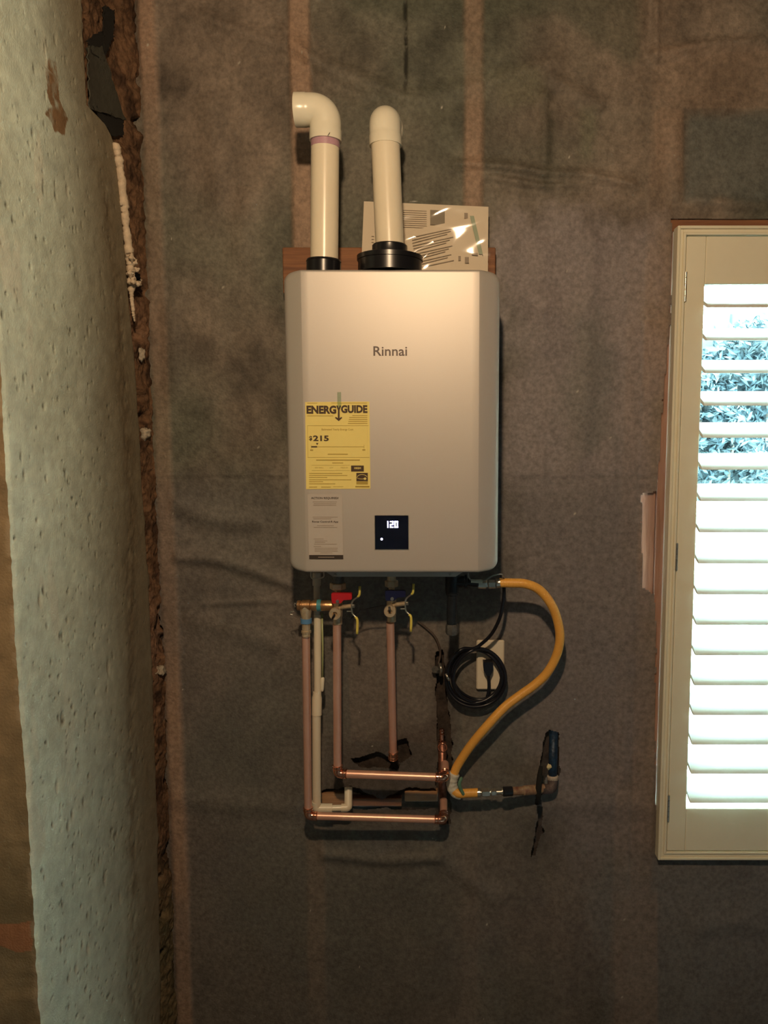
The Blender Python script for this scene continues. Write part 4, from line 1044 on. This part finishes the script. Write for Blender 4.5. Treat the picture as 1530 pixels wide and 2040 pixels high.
    # old gas line
    s3 = .055; t = thing('old_gas_pipe', P(1066, 1577, s3), 'rusty old gas pipe and elbow coming out of the torn wall', 'pipe')
    MB().tube([P(1001, 1577, .08), P(1003, 1577, .08), P(1020, 1576, .075), P(1022, 1576, .075)], [R(14, s3), R(20, s3), R(20, s3), R(14, s3)], 16).build('collar', M['rubber'], t, auto=40, label='black collar')
    MB().tube([P(1019, 1576, .075), P(1042, 1575, .065), P(1043, 1575, .065), P(1068, 1573, .05), P(1084, 1570, .045)], [R(17, s3), R(17, s3), R(20, s3), R(21, s3), R(17, s3)], 18).build('pipe', M['rust'], t, auto=40)
    MB().tube(fillet([P(1080, 1572, .045), P(1101, 1572, .04), P(1101, 1548, .03)], .012), R(21, s3), 18).build('elbow', M['rust2'], t, auto=60)
    MB().tube([P(1101, 1554, .03), P(1101, 1551, .03), P(1101, 1546, .03), P(1101, 1544, .03)], [R(22, s3), R(24, s3), R(24, s3), R(20, s3)], 18).build('rim', mat('lime_rim', (.42, .36, .30), .7, var=.3, vscale=90), t, auto=40, label='pale crusted rim')
    MB().tube([P(1101, 1548, .03), P(1102, 1500, .012), P(1103, 1452, -.012)], R(19, s3), 18).build('riser', M['blue_iron'], t, smooth=True, label='dark blue painted riser')
    MB().tube([P(1078, 1526, .03), P(1075, 1545, .04), P(1073, 1570, .062), P(1072, 1600, .05)], [R(8, s3), R(11, s3), R(13, s3), R(9, s3)], 12).build('tape_strap', M['felt_black'], t, smooth=True, label='black tape strap')
    rock(P(1094, 1528, .03), .0055, 4, mat('foam_crumb', (.60, .52, .30), .8, var=.2), 'foam_crumb', t, sq=(1, .6, 1.5))
build_gas()

# old copper standing in the open slot
def build_old_copper():
    s = .012; t = thing('old_copper_pipe', P(881, 1640, s), 'dull old copper pipe standing in the wall slot behind the new pipes', 'pipe')
    MB().tube([P(881, 1478, s), P(882, 1640, s)], R(17, s), 18).build('tube', M['copper_old'], t, smooth=True)
    m_ = MB(); m_.tube([P(880, 1452, s), P(880, 1478, s)], R(9.5, s), 14)
    for y in (1455, 1461, 1474): m_.tube([P(880, y-1.3, s), P(880, y, s), P(880, y+1.3, s)], [R(9.5, s), R(12.5, s), R(9.5, s)], 14)
    m_.build('tube', M['copper_el'], t, auto=50, label='narrow ribbed copper stub')
    V = []; c = P(881.5, 1489, s+.012); n, k2 = 24, 8; rr = R(18, s)
    for i in range(n):
        a = 2*math.pi*i/n
        for k in range(k2): b_ = 2*math.pi*k/k2; V.append((c.x+(rr+.0016*math.cos(b_))*math.cos(a), c.y+.0016*math.sin(b_), c.z+(rr+.0016*math.cos(b_))*math.sin(a)))
    MB().add(V, [(i*k2+k, ((i+1) % n)*k2+k, ((i+1) % n)*k2+(k+1) % k2, i*k2+(k+1) % k2) for i in range(n) for k in range(k2)]).build('ring', M['copper_el'], t, smooth=True, label='bright copper ring')
    t = thing('pipe_clamp', P(872, 1332, .02), 'grey metal clamp on the wall left of the coiled black cord', 'clamp')
    hexn(MB(), P(866, 1334, .03), P(874, 1334, .012), R(17, .02)).build('clamp_body', M['grey_iron'], t)
    MB().tube([P(876, 1322, .02), P(879, 1333, .03), P(878, 1345, .02)], R(7, .02), 10).build('clamp_band', M['steel'], t, smooth=True)
    q = [P(832, 1238, .012), P(850, 1252, .012), P(866, 1268, .012), P(875, 1288, .012), P(877, 1305, .012), P(873, 1324, .02)]
    tag(MB().tube(spline(q, 8), .0028, 8).build('old_wire', mat('brown_wire', (.07, .05, .04), .6, var=.2), None, smooth=True), 'thin dark brown wire running down the wall to the grey clamp', 'wire')
build_old_copper()

# outlet and cord
def build_outlet():
    t = thing('outlet_cover', P(977, 1373, .01), 'almond wall outlet plate behind the coiled cord', 'outlet')
    p0, p1 = P(949.5, 1275.5, .014), P(1004, 1373.5, .014)
    MB().box(p0.x, p1.x, -.017, -.006, p1.z, p0.z, .003).build('plate', M['plate'], t)
    c = P(971, 1330, .018); lathe(c+Vector((0, .004, 0)), c-Vector((0, .0008, 0)), [(0, .017), (.9, .017), (1, .016)], 28).build('socket', M['plate'], t, auto=40)
    t = thing('power_cord', P(945, 1400, .03), 'black power cord coiled under the heater and plugged into the almond outlet', 'cord')
    cord = [(1000, 1146, .105), (1004, 1172, .112), (1003, 1196, .11), (996, 1230, .10), (980, 1262, .08), (960, 1282, .065), (944, 1292, .06)]
    rings = [(946, 1342, 53, 53, 3, .050), (942, 1351, 57, 57, 2, .040), (957, 1353, 54, 59, -4, .058), (950, 1339, 47, 45, 5, .036), (946, 1350, 55, 56, 5, .034)]
    pts = [P(*c) for c in cord]; a = math.radians(115)
    for k, (cx, cy, rx, ry, tw, s) in enumerate(rings):
        nst = 16 if k < 4 else 6
        nx = rings[min(k+1, len(rings)-1)]
        for i in range(nst):
            f = i/16; th = a+2*math.pi*f; g = lambda i_: rings[k][i_]*(1-f)+nx[i_]*f
            pts.append(P(g(0)+g(2)*math.cos(th), g(1)-g(3)*math.sin(th)+2*math.sin(2*th+k), g(5)+.004*math.sin(3*th+k)))
    # last part runs up to the plug
    for q in [(940, 1408, .036), (957, 1406, .036), (969, 1393, .034), (974, 1372, .034), (973.5, 1350, .037), (972.5, 1342, .04)]: pts.append(P(*q))
    MB().tube(spline(pts, 6), R(7.2, .05), 10).build('cable', M['cord'], t, smooth=True)
    c = P(972, 1325, .03)
    q = [P(962, 1316, .03), P(981, 1316, .03), P(982, 1320, .03), P(981, 1332, .03), P(976, 1343, .03), P(969, 1343, .03), P(963, 1332, .03), P(962, 1322, .03)]
    MB().prism([(p.x, p.z) for p in q], -.046, -.0195).build('plug', M['cord'], t, label='black angled plug')
    q = [P(888, 1342, .062), P(895, 1356, .064)]
    MB().tube(q, .0032, 8).build('tie', M['steel'], t, smooth=True, label='pale twist tie')
build_outlet()
# slender black lead between the two valves
q = [P(700, 1232, .12), P(712, 1220, .12), P(735, 1212, .12), P(768, 1205, .135)]
tag(MB().tube(spline(q, 8), .0014, 8).build('valve_lead', M['rubber'], None, smooth=True), 'thin black lead sagging between the red and blue valves', 'wire')

# repeats share a group
for o in list(C.objects):
    k = o.name.split('.')[0]
    g = {'isolation_valve': 'isolation valves under the water heater', 'copper_pipe': 'new copper pipes under the water heater',
         'vent_pipe': 'vent pipes on top of the water heater', 'stone': 'stones caught in the corner gap'}.get(k)
    if g and o.parent is None: o['group'] = g
